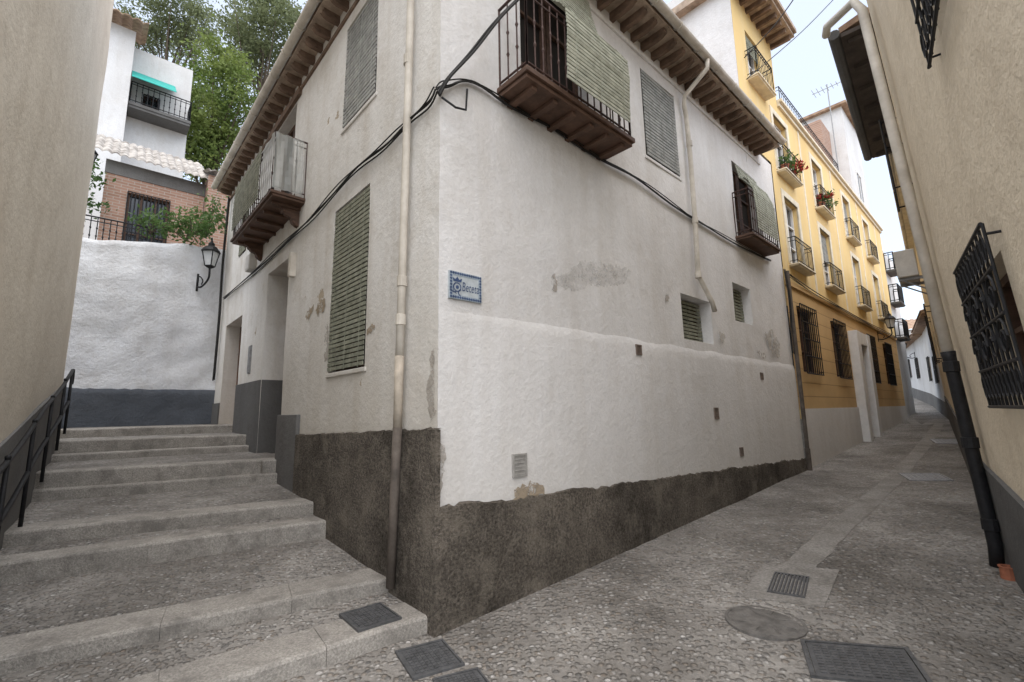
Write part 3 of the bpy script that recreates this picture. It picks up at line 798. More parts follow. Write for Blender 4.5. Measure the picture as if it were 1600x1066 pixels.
cables('cable_bundle', 'black cable running along the yellow facade below its balconies', [R.P(8.9, 4.45, .08), R.P(11, 4.32, .08), R.P(14, 4.3, .08), R.P(18, 4.28, .08), R.P(22, 4.3, .08)], 3, .010, .022)
cables('cable_bundle', 'thick cable rising from the house corner past the balcony railing', [cn+V((0, 0, -.05)), R.W(705, 118, .12), R.W(745, 72, .2), R.W(785, 25, .3), R.W(830, -25, .4), R.W(880, -90, .45)], 3, .011, .015)
cables('cable_bundle', 'cables hanging down the far edge of the white house on the lane', [L.P(8.8, 6.7, .06), L.P(8.85, 5, .07), L.P(8.8, 3.8, .06), L.P(8.85, 2.4, .06)], 3, .013, .03)
cables('cable_bundle', 'loose cables dropping between the white house and the yellow house', [R.P(8.7, 4.5, .06), R.P(8.68, 3.9, .1), R.P(8.72, 3.2, .06), R.P(8.66, 2.7, .07)], 4, .011, .03)
qa = R.P(7.5, 9.3, .1); qb = at_y(1330, -30, 9.0)
cables('overhead_cable', 'lower overhead cable crossing the sky above the street', [qa+V((0, 0, -.9)), qa.lerp(qb, .5)+V((0, 0, -.55)), qb], 1, .012, .001)
qb2 = at_y(1260, -30, 8.0)
cables('overhead_cable', 'upper overhead cable crossing the sky above the street', [qa+V((0, 0, -.4)), qa.lerp(qb2, .5)+V((0, 0, -.3)), qb2], 1, .014, .001)
br = thing('cable_bracket', 'small dark metal cable bracket at the white house corner', 'bracket', tuple(R.W(722, 172, .0)))
MB().tube([R.W(730, 140, .0), R.W(730, 140, .16), R.W(728, 172, .16), R.W(712, 168, .16), R.W(690, 152, .1)], .010, 6).build('arm', M['iron'], br)

# ---------------------------------------------------------------- yellow house
HY = thing('yellow_house', 'yellow four storey house with small iron balconies and ochre ground floor', 'house', tuple(R.P(15, .7, 0)))
YE = 22.3; ZP = 1.55; ZO = 4.28; ZT = 9.0
gw = [(s-.62, s+.62, 2.35, 3.85) for s in (10.1, 12.9, 16.9, 19.9)]
yd = (14.45, 15.35, .78, 3.35)
f1 = [(s-.5, s+.5, 4.80, 6.45) for s in (9.9, 12.75, 16.4, 19.6)]
f2 = [(s-.48, s+.48, 7.02, 8.5) for s in (9.75, 12.75, 16.1, 19.1)]
wall(MB(), R, 8.88, YE, -.2, ZP, [yd+(.3,)], .04, .006, .6).build('plinth', M['w_low'], HY)
wall(MB(), R, 8.88, YE, ZP, ZO, [w+(.2,) for w in gw]+[(yd[0], yd[1], ZP, yd[3], .28)], .0, .006, .6).build('wall', M['ochre'], HY)
wall(MB(), R, 8.82, YE, ZO, ZT, [w+(.2,) for w in f1+f2], .01, .006, .6).build('wall', M['yellow'], HY)
f3 = [(8.0, 8.75, 8.72, 9.95)]
wall(MB(), R, 7.3, 8.82, 7.05, 10.6, [f3[0]+(.2,)], .01, .006, .5).build('wall', M['yellow'], HY)
wall(MB(), R, 8.82, 9.75, ZT, 10.6, [], .01, .006, .5).build('wall', M['yellow'], HY)
GB = Frame(R.o+dR*7.3+nR*.01, -nR, -dR)
wall(MB(), GB, 0, 7, 6.5, 11.2, [], 0, .006, .6).build('gable_wall', M['w_far'], HY)
MB().quad(R.P(YE, -.5, .01), R.P(YE, ZT, .01), R.P(YE, ZT, -8), R.P(YE, -.5, -8)).build('side_wall', M['yellow'], HY)
MB().quad(R.P(9.75, ZT, .01), R.P(9.75, 10.6, .01), R.P(9.75, 10.6, -7), R.P(9.75, ZT, -7)).build('side_wall', M['w_far'], HY)
mb = MB().fb(R, 7.1, 9.95, 10.6, 10.68, -7, .5); mb.fb(R, 7.1, 9.95, 10.68, 10.78, -7, .56)
rf = mb.build('roof', M['soffit'], HY)
for i in range(9): MB().fb(R, 7.2+i*.32, 7.28+i*.32, 10.49, 10.598, 0, .44).build('rafter', M['rafter'], rf)
mb = MB().fb(R, 9.76, YE+.1, ZT, ZT+.07, -8, .12); mb.fb(R, 9.76, YE+.1, ZT-.1, ZT-.002, .0, .06); cor = mb.build('cornice', M['trim'], HY)
MB().fb(R, 8.84, YE, ZO-.05, ZO+.05, -.0, .05).build('string_course', M['ochre'], HY)
for w in gw:
    o = window(HY, R, w, .16, 'glass', 'wood', None, mull=1, bars=2)
    grille(R, (w[0], w[1], w[2]-.03, w[3]+.03), .07, 9, 5, .012).build('grille', M['iron'], o)
for i, w in enumerate(f1+f2):
    o = window(HY, R, w, .15, 'glass', 'white', 'blind_s' if i in (1, 6) else None, -.08, 1, 2, bz=w[2]+.8)
    a, b, c, d = w
    mb = MB(); mb.fb(R, a-.14, a, c, d+.14, -.01, .03); mb.fb(R, b, b+.14, c, d+.14, -.01, .03); mb.fb(R, a, b, d, d+.14, -.01, .03)
    mb.build('surround', M['trim'], o)
    balcony(HY, R, a-.12, b+.12, c-.09, .19, .62, 'trim', 'iron', .055, .1, .006, knob=False)
for s in (11.3, 14.4, 17.8, 21.0):
    MB().fb(R, s-.05, s+.05, ZO+.06, ZT-.11, 0, .022).build('pilaster_strip', M['trim'], HY)
for w in f3:
    window(HY, R, w, .15, 'glass', 'white', 'blind_g', -.03, 1, 1, bz=w[2]+.75)
    balcony(HY, R, w[0]-.15, w[1]+.15, w[2]-.1, .22, .65, 'trim', 'iron', .06, .1, .007, knob=False)
door(HY, R, yd, .27)
mb = MB(); mb.fb(R, yd[0]-.42, yd[0]-.02, .4, 3.75, 0, .22); mb.fb(R, yd[1]+.02, yd[1]+.42, .4, 3.75, 0, .22); mb.fb(R, yd[0]-.019, yd[1]+.019, 3.38, 3.75, 0, .2)
mb.build('portal', M['white'], HY, bevel=.01)
rail_mesh(R, 9.9, 15.5, ZT+.07, .42, .05, -3, .15, .006, False).build('terrace_railing', M['iron'], cor)
def pot(s, z, off, label, k, flower):
    t = thing('flower_pot', label, 'flower pot', tuple(R.P(s, z, off)))
    MB().lathe(R.P(s, z, off), [(.07, 0), (.09, .17), (.1, .17), (.1, .2), (.085, .2), (.08, .17)], 12).build('pot', M['terra'], t)
    mb = MB(); leaves(mb, R.P(s, z+.3, off+.02), (.22, .2, .18), k, .045, 10, .4, .1); mb.build('foliage', M['leaf2'], t)
    if flower:
        mb = MB(); leaves(mb, R.P(s, z+.33, off+.08), (.18, .16, .13), 170, .05, 8, .45, .1); mb.build('flowers', M['flower'], t)
zb_ = 7.02-.09+.055
pot(9.45, zb_, .095, 'terracotta flower pot, left one on the nearest upper yellow house balcony', 160, False)
pot(9.95, zb_, .095, 'terracotta flower pot, right one on the nearest upper yellow house balcony', 120, True)
pot(12.45, zb_, .095, 'leafy terracotta pot on the left of the second upper yellow balcony', 160, True)
pot(12.95, zb_, .1, 'bushy green plant spilling from the right of the second upper yellow balcony', 320, False)
RT = R.shift(-.25)
sA = RT.pix(1326, 250)[0]; sB = RT.pix(1347, 250)[0]; zA = RT.pix(1326, 186)[1]
HT = thing('rooftop_block', 'narrow white and brick rooftop tower above the far end of the yellow house', 'building', tuple(RT.P((sA+sB)/2, ZT+.08, -1)))
MB().fb(RT, sA, sB, ZT+.075, zA, -2.2, 0).build('wall', M['w_far'], HT)
MB().fb(RT, sA-1.3, sA-.003, ZT+.075, zA-.9, -3, -.5).build('wall', M['brick'], HT)
MB().fb(RT, sA-.2, sB+.15, zA, zA+.1, -2.4, .2).build('roof', M['tile'], HT)
sm_ = (sA+sB)/2
o = MB().fb(RT, sm_-.4, sm_+.4, ZT+1.0, ZT+2.2, -.05, .01).build('window', M['glass'], HT)
frame_boxes(MB(), RT, (sm_-.45, sm_+.45, ZT+.95, ZT+2.25), .06, -.02, .03, 1).build('frame', M['white'], o)
sN, zN = R.pix(1292, 132, -.3)
an = thing('antenna', 'thin television antenna mast standing on the yellow house roof', 'antenna', tuple(R.P(sN, ZT+.07, -.3)))
mb = MB(); p = R.P(sN, ZT+.07, -.3); mb.tube([p, R.P(sN, zN, -.3)], .02, 6); mb.build('mast', M['steel'], an)
mb = MB(); q = R.P(sN, zN-.15, -.3); ax = V((dR.x, dR.y, 0)); ay = V((nR.x, nR.y, 0))
mb.tube([q-ay*.5, q+ay*.5], .012, 5)
for i in range(7): c = q+ay*(-.45+i*.15); mb.tube([c-ax*(.32-.03*i), c+ax*(.32-.03*i)], .008, 5)
mb.build('aerial', M['steel'], an)
HB = thing('grey_balcony_house', 'narrow house beyond the yellow one with stacked dark balconies', 'house', tuple(R.P(24, 1.2, 0)))
wall(MB(), R, YE+.02, 25, 0, 8.2, [], -.02, .006, 1).build('wall', M['w_far'], HB)
for z in (4.3, 5.8, 7.2): balcony(HB, R, YE+.2, YE+1.4, z, .3, .75, 'grey_pl', 'iron', .08, .1, .012, knob=False)

# ---------------------------------------------------------------- right beige house
HN = thing('beige_house', 'beige rendered house at the right edge with barred windows and grey plinth', 'house', (4.2, 3.8, .15))
GO = .06
rG = NR.rect((1497, 405), (1550, 340), (1602, 655), (1535, 622), GO)
k0 = NR.pix(1440, 110, .1); k1 = NR.pix(1478, 45, .1)
rG2 = (min(k0[0], k1[0]), max(k0[0], k1[0]), k0[1], k0[1]+1.3)
if rG2[1]-rG2[0] > 1.4 or rG2[1]-rG2[0] < .5: rG2 = (rG2[1]-1.0, rG2[1], rG2[2], rG2[3])
ins = lambda r, m: (r[0]+m, r[1]-m, r[2]+m, r[3]-m)
wall(MB(), NR, -4.2, .36, -.3, 8.6, [ins(rG, .13)+(.2,), ins(rG2, .1)+(.2,)], 0, .02, .35).build('wall', M['beige_r'], HN)
M['brown_shutter'] = simple('brown_shutter', (.16, .10, .065), .65, 0, .4, 5, .4, .005, sc=(1, 1, .3))
for r, m in ((rG, .13), (rG2, .1)):
    o = window(HN, NR, ins(r, m), .17, 'brown_shutter', 'wood', None, mull=1, bars=1)
    g = grille(NR, r, GO, 11 if r is rG else 7, 5, .008)
    a, b, c, d = r; cx, cz = (a+b)/2, (c+d)/2
    for dx, dz, sg_ in ((-.14, .12, 1), (.14, .12, -1), (-.14, -.12, 1), (.14, -.12, -1), (-.45, .12, -1), (.45, .12, 1), (-.45, -.12, -1), (.45, -.12, 1)):
        if abs(dx) > .2 and r is not rG: continue
        g.tube([NR.P(cx+dx+sg_*.12*math.cos(t*.6)*(1-t*.05), cz+dz+.12*math.sin(t*.6)*(1-t*.05), GO+.012) for t in range(16)], .007, 6)
    for i in range(10):
        x = a+(b-a)*(i+.5)/10
        for z in (c+.13, d-.13): g.tube([NR.P(x+.05*math.cos(t*.8), z+.08*math.sin(t*.8), GO+.01) for t in range(9)], .005, 5)
    g.build('grille', M['iron'], o)
zz = NR.pix(1565, 762)[1]
MB().prism(NR, [(-4.2, -.3), (.36, -.3), (.36, zz+.15), (-4.2, zz-.25)], -.02, .035).build('plinth', M['grey_pl'], HN)
MB().quad(NR.P(.36, -.3), NR.P(.36, 8.6), NR.P(.36, 8.6, -4), NR.P(.36, -.3, -4)).build('side_wall', M['beige_r'], HN)
pb = .18; zj = NR.pix(1490, 548, .1)[1]
EZ = 6.2
dp = MB().tube([NR.P(.55, EZ-.02, .42), NR.P(.35, EZ-.06, .4), NR.P(.05, EZ-.12, .14), NR.P(0, EZ-.3, .09), NR.P(0, 4.2, .085), NR.P(0, zj, .085)], .045, 12).build('downpipe', M['pvc'], HN, smooth=True)
dp2 = MB().tube([NR.P(0, zj+.04, .085), NR.P(0, zj-.02, .085), NR.P(0, pb+.2, .09), NR.P(0, pb+.02, .11)], [.056, .05, .05, .05], 12).build('downpipe', M['iron'], HN, smooth=True)
dp2['label'] = 'black lower section of the downpipe'
for z in (zj-.1, 1.25, .55): collar(NR.P(0, z, .087), .052, 'iron', dp2)
p = gpix(1578, 905)
tag(MB().lathe(p, [(.055, -.02), (.055, .09), (.062, .09), (.062, .1), (.045, .1), (.045, .02)], 14).build('drain_pipe_stub', M['terra']), 'short terracotta pipe stub on the ground beside the black downpipe', 'pipe')

HF = thing('beige_eave_house', 'beige house beyond the downpipe with overhanging dark eave on the right', 'house', tuple(FR.P(5, .5, 0)))
EK = 4.3
fw_ = [(2.0, 2.9, 4.6, 5.75), (8.5, 9.4, 2.6, 4.0), (12, 12.9, 2.8, 4.2)]
wall(MB(), FR, 0, FRLEN, -.2, EZ-.05, [w+(.2,) for w in fw_], 0, .01, .6).build('wall', M['beige_r'], HF)
MB().prism(FR, [(0, -.2), (FRLEN, -.2), (FRLEN, 1.9), (0, 1.0)], -.02, .03).build('plinth', M['grey_pl'], HF)
for i, w in enumerate(fw_):
    o = window(HF, FR, w, .16, 'glass', 'wood', None, mull=1)
    grille(FR, w, .1 if i else .2, 8, 4, .012).build('grille', M['iron'], o)
MB().fb(FR, .4, EK, EZ, EZ+.05, -.1, .40).build('soffit', M['dark_eave'], HF)
for i in range(7): MB().fb(FR, .5+i*.6, .58+i*.6, EZ-.06, EZ-.002, -.02, .34).build('rafter', M['dark_eave'], HF)
MB().tube([FR.P(.35, EZ+.04, .46), FR.P(EK, EZ+.04, .46)], .065, 10).build('gutter', M['grey_pl'], HF)
MB().fb(FR, EK+.002, FRLEN, EZ-.048, EZ+.03, -.3, .13).build('soffit', M['trim'], HF)
MB().tube([FR.P(EK+.02, EZ+.03, .17), FR.P(FRLEN, EZ+.03, .17)], .045, 10).build('gutter', M['pvc'], HF)
for k0_, k1_, e_ in ((.4, EK, .42), (EK+.002, FRLEN, .14)):
    e2 = e_+FR.lean*6
    MB().prism(Frame(FR.P(k0_, 0).xy, FR.n, -FR.d), [(e2, EZ+.06), (e2, EZ+.14), (-3, EZ+1.2), (-3, EZ+1.0)], 0, -(k1_-k0_)).build('roof', M['tile'], HF)
ac = thing('air_conditioner', 'boxy air conditioner unit mounted high on the beige wall at right', 'air conditioner', tuple(FR.P(5.9, 4.1, .2)))
MB().fb(FR, 5.5, 6.3, 4.1, 4.65, .1, .42).build('casing', M['ac'], ac, bevel=.02)
mb = MB()
for i in range(7): mb.fb(FR, 5.56, 6.05, 4.16+i*.065, 4.19+i*.065, .42, .428)
mb.build('fan_grille', M['steel'], ac)
for s in (5.6, 6.2): MB().fb(FR, s-.02, s+.02, 4.04, 4.098, -.01, .42).tube([FR.P(s, 3.8, 0), FR.P(s, 4.06, .38)], .014, 6).build('bracket', M['steel'], ac)

# ---------------------------------------------------------------- street end houses
cur = [V((16.05, 16.95)), V((20.5, 22.5)), V((25.5, 29.5)), V((29, 35.5))]
lab = ['low white house with tiled eave at the near end of the street bend', 'low white house in the middle of the street bend', 'low white house farthest along the street bend']
for i, (a, b) in enumerate(zip(cur, cur[1:])):
    d = (b-a).normalized(); fr = Frame(a, d, V((-d.y, d.x))); ln = (b-a).length; z0 = H(a.x, a.y); zt = [5.2, 5.15, 5.6][i]
    t = thing('low_white_house', lab[i], 'house', (a.x, a.y, z0))
    ws = [(ln*.3, ln*.3+.9, z0+1.5, z0+2.6), (ln*.7, ln*.7+.9, z0+1.7, z0+2.8)]
    wall(MB(), fr, 0, ln, z0-1, zt, [w+(.15,) for w in ws], 0, .02, .8).build('wall', M['w_far'], t)
    for w in ws:
        o = window(t, fr, w, .12, 'glass', 'wood'); grille(fr, w, .05, 7, 3, .015).build('grille', M['iron'], o)
    mb = MB()
    for k in range(int(ln/.1)):
        s0, s1 = k*.1, k*.1+.1; h0, h1 = .05*abs(math.sin(s0*math.pi/.25)), .05*abs(math.sin(s1*math.pi/.25))
        mb.quad(fr.P(s0, zt-.05+h0, .4), fr.P(s1, zt-.05+h1, .4), fr.P(s1, zt+1.0+h1, -3.5), fr.P(s0, zt+1.0+h0, -3.5))
    mb.fb(fr, 0, ln, zt-.12, zt-.06, -.1, .36)
    mb.build('roof', M['tile'], t)
    MB().prism(fr, [(0, z0-1), (ln, z0-1), (ln, H(b.x, b.y)+.6), (0, z0+.6)], -.01, .02).build('plinth', M['grey_mid'], t)
t = thing('white_end_house', 'white house with terracotta tile roof closing the view up the street', 'house', (37, 46, 2.8))
fr = Frame((31, 48), (1, -.35), (-.35, -1))
wall(MB(), fr, 0, 12, 1, 9.0, [], 0, .02, 1).build('wall', M['w_far'], t)
mb = MB()
for k in range(96):
    s0, s1 = k*.125, k*.125+.125; h0, h1 = .08*abs(math.sin(s0*math.pi/.5)), .08*abs(math.sin(s1*math.pi/.5))
    mb.quad(fr.P(s0, 8.95+h0, .5), fr.P(s1, 8.95+h1, .5), fr.P(s1, 10.6+h1, -4), fr.P(s0, 10.6+h0, -4))
mb.build('roof', M['tile'], t)
for s in (3, 6, 9):
    o = MB().fb(fr, s-.4, s+.4, 5.5, 6.8, -.05, .02).build('window', M['glass'], t)
    frame_boxes(MB(), fr, (s-.46, s+.46, 5.44, 6.86), .07, .0, .05, 1).build('frame', M['wood'], o)

# ---------------------------------------------------------------- left building
HL = thing('cream_house', 'cream rendered house wall at the left edge with dark grey base', 'house', (-4.7, 4.4, .6))
KE = 3.17
wall(MB(), LW, -4.5, KE, -.3, 9.5, [], 0, .02, .35).build('wall', M['beige_l'], HL)
LE = Frame(LW.o+LW.d*KE, -LW.n, LW.d)
wall(MB(), LE, 0, 5, -.3, 9.5, [], 0, .01, .5).build('side_wall', M['beige_l'], HL)
MB().prism(LW, [(-4.5, -.3), (KE+.02, -.3), (KE+.02, 1.5+.2*KE), (-4.5, .75)], -.02, .03).build('plinth', M['grey_mid'], HL)
hr = thing('handrail', 'dark tubular iron handrail beside the steps along the cream wall', 'handrail', tuple(LW.P(1, .7, .15)))
zr = lambda k: 1.56+.245*k
for dz in (0, -.45):
    pts = [LW.P(k*.5, zr(k*.5)+dz+.02*math.sin(k*1.3), .10) for k in range(-6, 7)]
    if dz == 0: pts = pts+[LW.P(3.1, zr(3.1)-.02, .10), LW.P(3.14, zr(3.1)-.12, .10), LW.P(3.1, zr(3.1)-.2, .10)]
    MB().tube(cat_path(pts, 3), .020, 8).build('rail', M['iron'], hr, smooth=True)
for k in (-2.2, -1.1, 0, 1.1, 2.2, 2.95):
    MB().tube([LW.P(k, .1+.26*(k+2), .10), LW.P(k, zr(k)+.01, .10)], .018, 8).lathe(LW.P(k, zr(k)+.01, .10), [(.018, 0), (.02, .02), (.015, .03), (.005, .035)], 8).build('post', M['iron'], hr, smooth=True)

# ---------------------------------------------------------------- back retaining wall and upper houses
WB = thing('whitewashed_wall', 'rough whitewashed retaining wall with slate grey base behind the steps', 'wall', tuple(BK.P(-2, 1.44, 0)))
mb = MB(); n_s = 70
tops = [(-9, 5.0), (-2.6, 5.14), (-1.35, 5.34), (-.7, 5.45), (0.3, 5.5)]
def tz(s):
    for (a, za), (b, zb) in zip(tops, tops[1:]):
        if s <= b: return za+(zb-za)*(s-a)/(b-a)
    return tops[-1][1]
bd = lambda p: disp(p, .06)+.03*mnoise.noise(p*3.2)+.012*mnoise.noise(p*8)
for i in range(n_s+1):
    s = -7+7.2*i/n_s
    for j in range(37):
        z = 1.2+(tz(s)+.04*mnoise.noise(V((s*3, 0, 5)))-1.2)*j/36; p = BK.P(s, z)
        mb.v.append(BK.P(s, z, bd(p)-.012*(z-1.2)))
    mb.v.append(BK.P(s, mb.v[-1].z+.02, -.25)); mb.v.append(BK.P(s, mb.v[-2].z-.2, -.45))
for i in range(n_s):
    for j in range(38): mb.f.append((i*39+j, (i+1)*39+j, (i+1)*39+j+1, i*39+j+1))
mb.build('wall', M['w_back'], WB, smooth=True)
mb = MB()
for i in range(n_s+1):
    s = -7+7.2*i/n_s
    for j in range(9):
        z = 1.2+(2.18+.035*mnoise.noise(V((s*2.2, 1, 5)))+.02*mnoise.noise(V((s*8, 1, 5)))-1.2)*j/8; p = BK.P(s, z)
        mb.v.append(BK.P(s, z, bd(p)+.022))
    mb.v.append(BK.P(s, mb.v[-1].z+.01, -.06))
for i in range(n_s):
    for j in range(9): mb.f.append((i*10+j, (i+1)*10+j, (i+1)*10+j+1, i*10+j+1))
mb.build('plinth', M['blue_pl'], WB, smooth=True)
hb = MB()
hb.box8([BK.P(-20, 0, -.44), BK.P(6, 0, -.44), BK.P(6, 0, -60), BK.P(-20, 0, -60), BK.P(-20, 5.0, -.44), BK.P(6, 5.0, -.44), BK.P(6, 12, -60), BK.P(-20, 12, -60)])
tag(hb.build('hillside', M['stone']), 'terraced hillside behind the whitewashed wall', 'hill', None, 'structure')
rl = thing('terrace_railing', 'black iron railing on top of the whitewashed wall', 'railing', tuple(BK.P(-2.5, 5.05, -.2)))
rail_mesh(BK, -6, -1.35, 5.08, .62, -.2, -.2, .1, .009, True, False).build('railing_panel', M['iron'], rl)
B1 = BK.shift(-2.6)
HBk = thing('brick_house', 'small brick house with whitened tile eave above the retaining wall', 'house', tuple(B1.P(-1.5, 5.1, 0)))
l0 = B1.pix(166, 262)[0]; l1 = B1.pix(318, 320)[0]; zt1 = B1.pix(235, 266)[1]
q0 = B1.pix(200, 300); q1 = B1.pix(264, 330)
wr = (q0[0], q1[0], 5.2, q0[1])
wall(MB(), B1, l0, l1, 4.6, zt1, [wr+(.15,)], 0, .006, .5).build('wall', M['brick'], HBk)
MB().fb(B1, l0-.02, l1+.01, zt1-.36, zt1-.004, -.05, .02).build('rendered_band', M['grey_mid'], HBk)
MB().quad(B1.P(l0, 4.6, 0), B1.P(l0, zt1, 0), B1.P(l0, zt1, -3), B1.P(l0, 4.6, -3)).build('side_wall', M['w_far'], HBk)
o = window(HBk, B1, wr, .13, 'glass', 'wood', None, mull=2, bars=1); grille(B1, wr, .06, 12, 3, .012).build('grille', M['iron'], o)
def tile_roof(house, fr, a, b, z, o0, o1, rise, mat, pit=.24, amp=.06):
    mb = MB(); k = int((b-a)/.025); rows = 6
    for i in range(k+1):
        s = a+(b-a)*i/k; ph = (s % pit)/pit; w_ = amp*abs(math.sin(math.pi*ph))+.01*mnoise.noise(V((s*9, z, 0)))
        for th in (0, .028):
            for j in range(rows+1):
                t = j/rows; mb.v.append(fr.P(s, z+w_+th+rise*t+(.012*mnoise.noise(V((s*6, j*3.3, 1))) if j else 0), o0+(o1-o0)*t))
    c = 2*(rows+1)
    for i in range(k):
        for j in range(rows):
            for base in (0, rows+1): mb.f.append((i*c+base+j, (i+1)*c+base+j, (i+1)*c+base+j+1, i*c+base+j+1))
        mb.f.append((i*c, (i+1)*c, (i+1)*c+rows+1, i*c+rows+1))
    return mb.build('roof', M[mat], house, smooth=False)
tile_roof(HBk, B1, l0-.3, l1+.05, zt1, .34, -1.6, 1.3, 'roofwhite', .17, .055)
MB().fb(B1, l1+.02, l1+1.0, 4.6, zt1+.15, -2, .4).build('side_wing', M['brick'], HBk)
tile_roof(HBk, B1, l1-.03, l1+1.2, zt1+.16, .62, -1.6, .8, 'roofwhite', .17, .055)
B2 = BK.shift(-7.5)
HU = thing('upper_white_house', 'tall white house on the hill with teal awning and balcony', 'house', tuple(B2.P(-3, 6, 0)))
e0 = B2.pix(212, 60)[0]; e1 = B2.pix(298, 150)[0]
z_a = B2.pix(165, 30, .9)[1]
wall(MB(), B2, e0-8, e0, 5, z_a, [], .9, .01, 1).build('wall', M['w_far'], HU)
MB().quad(B2.P(e0, 5, .9), B2.P(e0, z_a, .9), B2.P(e0, z_a, -1), B2.P(e0, 5, -1)).build('wall', M['w_far'], HU)
zb2 = B2.pix(250, 190)[1]
w2 = (B2.pix(224, 155)[0], B2.pix(250, 155)[0], zb2+.1, B2.pix(236, 152)[1])
wall(MB(), B2, e0, e1, 5, B2.pix(245, 88)[1], [w2+(.15,)], 0, .01, 1).build('wall', M['w_far'], HU)
o = window(HU, B2, w2, .12, 'glass', 'wood', None, mull=1, bars=1); grille(B2, w2, .04, 8, 4, .015).build('grille', M['iron'], o)
balcony(HU, B2, e0+.02, e1, zb2-.2, .7, .75, 'grey_pl', 'iron', .2, .14, .012)
a0 = B2.pix(215, 108, .0); a1 = B2.pix(272, 150, .0)
aw = MB(); aw.box8([B2.P(e0+.02, a0[1]-.15, 0), B2.P(a1[0], a0[1]-.15, 0), B2.P(a1[0], a0[1]-.95, 1.0), B2.P(e0+.02, a0[1]-.95, 1.0)]+[B2.P(e0+.02, a0[1]-.12, 0), B2.P(a1[0], a0[1]-.12, 0), B2.P(a1[0], a0[1]-.92, 1.0), B2.P(e0+.02, a0[1]-.92, 1.0)])
aw.build('awning', M['teal'], HU)
tile_roof(HU, B2, e0-8, e0+.3, z_a, 1.5, -1.5, 1.2, 'tile', .27, .08)

# ---------------------------------------------------------------- trees and plants
def tree(px, py, y, rad, n, size, label, base_z, clumps=60, sig=.2, lm='leaf'):
    c = at_y(px, py, y); t = thing('leafy_tree', label, 'tree', (c.x, c.y, base_z), 'trees on the hillside')
    tr = MB(); tr.tube([V((c.x, c.y, base_z)), V((c.x+.2, c.y, (base_z+c.z)/2)), c+V((0, 0, -rad[2]*.2))], [.22, .16, .08], 10)
    fo = MB(); cs = leaves(fo, c, rad, n, size, clumps, sig, .2)
    for q, _ in cs[:22]:
        st = V((c.x+.15, c.y, base_z+(c.z-base_z)*random.uniform(.5, .8))); md = (st+q)/2+V((0, 0, .25))
        tr.tube([st, md, q], [.07, .04, .012], 6)
    tr.build('trunk', M['bark'], t, smooth=True); fo.build('crown', M[lm], t)
tree(332, 178, 19, (2.1, 2.0, 3.1), 21000, .09, 'big leafy tree filling the gap between the houses at left', 6.0, 85, .22)
tree(410, 60, 24, (3.0, 2.5, 3.2), 13000, .115, 'taller pale tree reaching over the white house roof', 6.5, 65, .2, 'leaf_p')
tree(265, 35, 27, (3.0, 2.2, 2.6), 11000, .11, 'airy pale tree against the sky behind the upper white house', 7.5, 60, .2, 'leaf_p')
def bush(fr, px, py, off, rad, n, size, label, name='climbing_plant'):
    c = fr.W(px, py, off); mb = MB(); cs = leaves(mb, c, rad, n, size, 18, .35, .1)
    t = thing(name, label, 'plant', tuple(c-V((0, 0, rad[2]))))
    st = MB(); b0 = c-V((0, 0, rad[2]))
    for q, _ in cs[:8]: st.tube([b0, (b0+q)/2+V((random.uniform(-.1, .1), 0, .05)), q], [.015, .01, .005], 5)
    st.build('stem', M['bark'], t); mb.build('foliage', M['leaf2'], t)
bush(BK, 292, 355, -.1, (.75, .35, .32), 900, .05, 'green creeper spilling over the whitewashed wall top')
bush(BK, 236, 350, -.2, (.45, .3, .24), 400, .05, 'small shrub beside the end of the black terrace railing')
bush(BK, 325, 340, -.5, (.35, .3, .5), 500, .05, 'upright shrub beside the brick wing above the wall lantern')
bush(B1, 120, 290, .3, (.5, .4, 1.0), 900, .06, 'tall ivy clump left of the small brick house')

# ---------------------------------------------------------------- lamps
def lamp(p, d, sc, label, reach=.42, rise=.35):
    d = V((d.x, d.y, 0)).normalized(); p = V(p); t = thing('wall_lantern', label, 'street lamp', tuple(p), 'iron street lanterns')
    up = V((0, 0, 1))
    e = p+d*reach*sc+up*rise*sc
    mb = MB().tube(cat_path([p, p+d*.14*sc-up*.03*sc, p+d*.3*sc+up*.03*sc, p+d*reach*sc+up*.14*sc, e], 5), .016*sc+.004, 8)
    mb.tube(cat_path([p+up*.22*sc, p+d*.1*sc+up*.2*sc, p+d*.2*sc+up*.1*sc, p+d*.16*sc+up*.02*sc], 4), .01*sc+.003, 6)
    mb.tube([p-up*.1*sc, p+up*.28*sc], .022*sc, 8)
    mb.build('bracket', M['iron'], t, smooth=True)
    q = math.pi/4
    MB().lathe(e, [(.085*sc, .03*sc), (.15*sc, .34*sc)], 4, q).build('lantern_glass', M['lampglass'], t)
    fm = MB().lathe(e, [(.02*sc, -.02*sc), (.06*sc, 0), (.1*sc, .03*sc), (.1*sc, .045*sc), (.02*sc, .046*sc)], 4, q)
    for k in range(4):
        a = q+k*math.pi/2; v = V((math.cos(a), math.sin(a), 0)); fm.tube([e+v*.09*sc+up*.03*sc, e+v*.157*sc+up*.345*sc], .009*sc+.002, 5)
    fm.build('lantern_frame', M['iron'], t)
    MB().lathe(e, [(.18*sc, .34*sc), (.18*sc, .36*sc), (.12*sc, .44*sc), (.06*sc, .48*sc), (.06*sc, .53*sc), (.03*sc, .56*sc), (.012*sc, .62*sc), (.02*sc, .64*sc), (.002*sc, .67*sc)], 8).build('lantern_cap', M['iron'], t)
lamp(BK.W(308, 448, .0), -dL+dR*.35, 1.05, 'black iron lantern on the whitewashed wall by the steps')
lamp(LW.P(KE+.0, 5.45, -.1), LW.d, .75, 'black iron lantern on the end of the cream house at left')
lamp(R.W(1372, 530, .0), nR, .95, 'black iron lantern on the yellow house beside its doorway')
fr = Frame(cur[1], (cur[2]-cur[1]).normalized(), V((-(cur[2]-cur[1]).y, (cur[2]-cur[1]).x)))
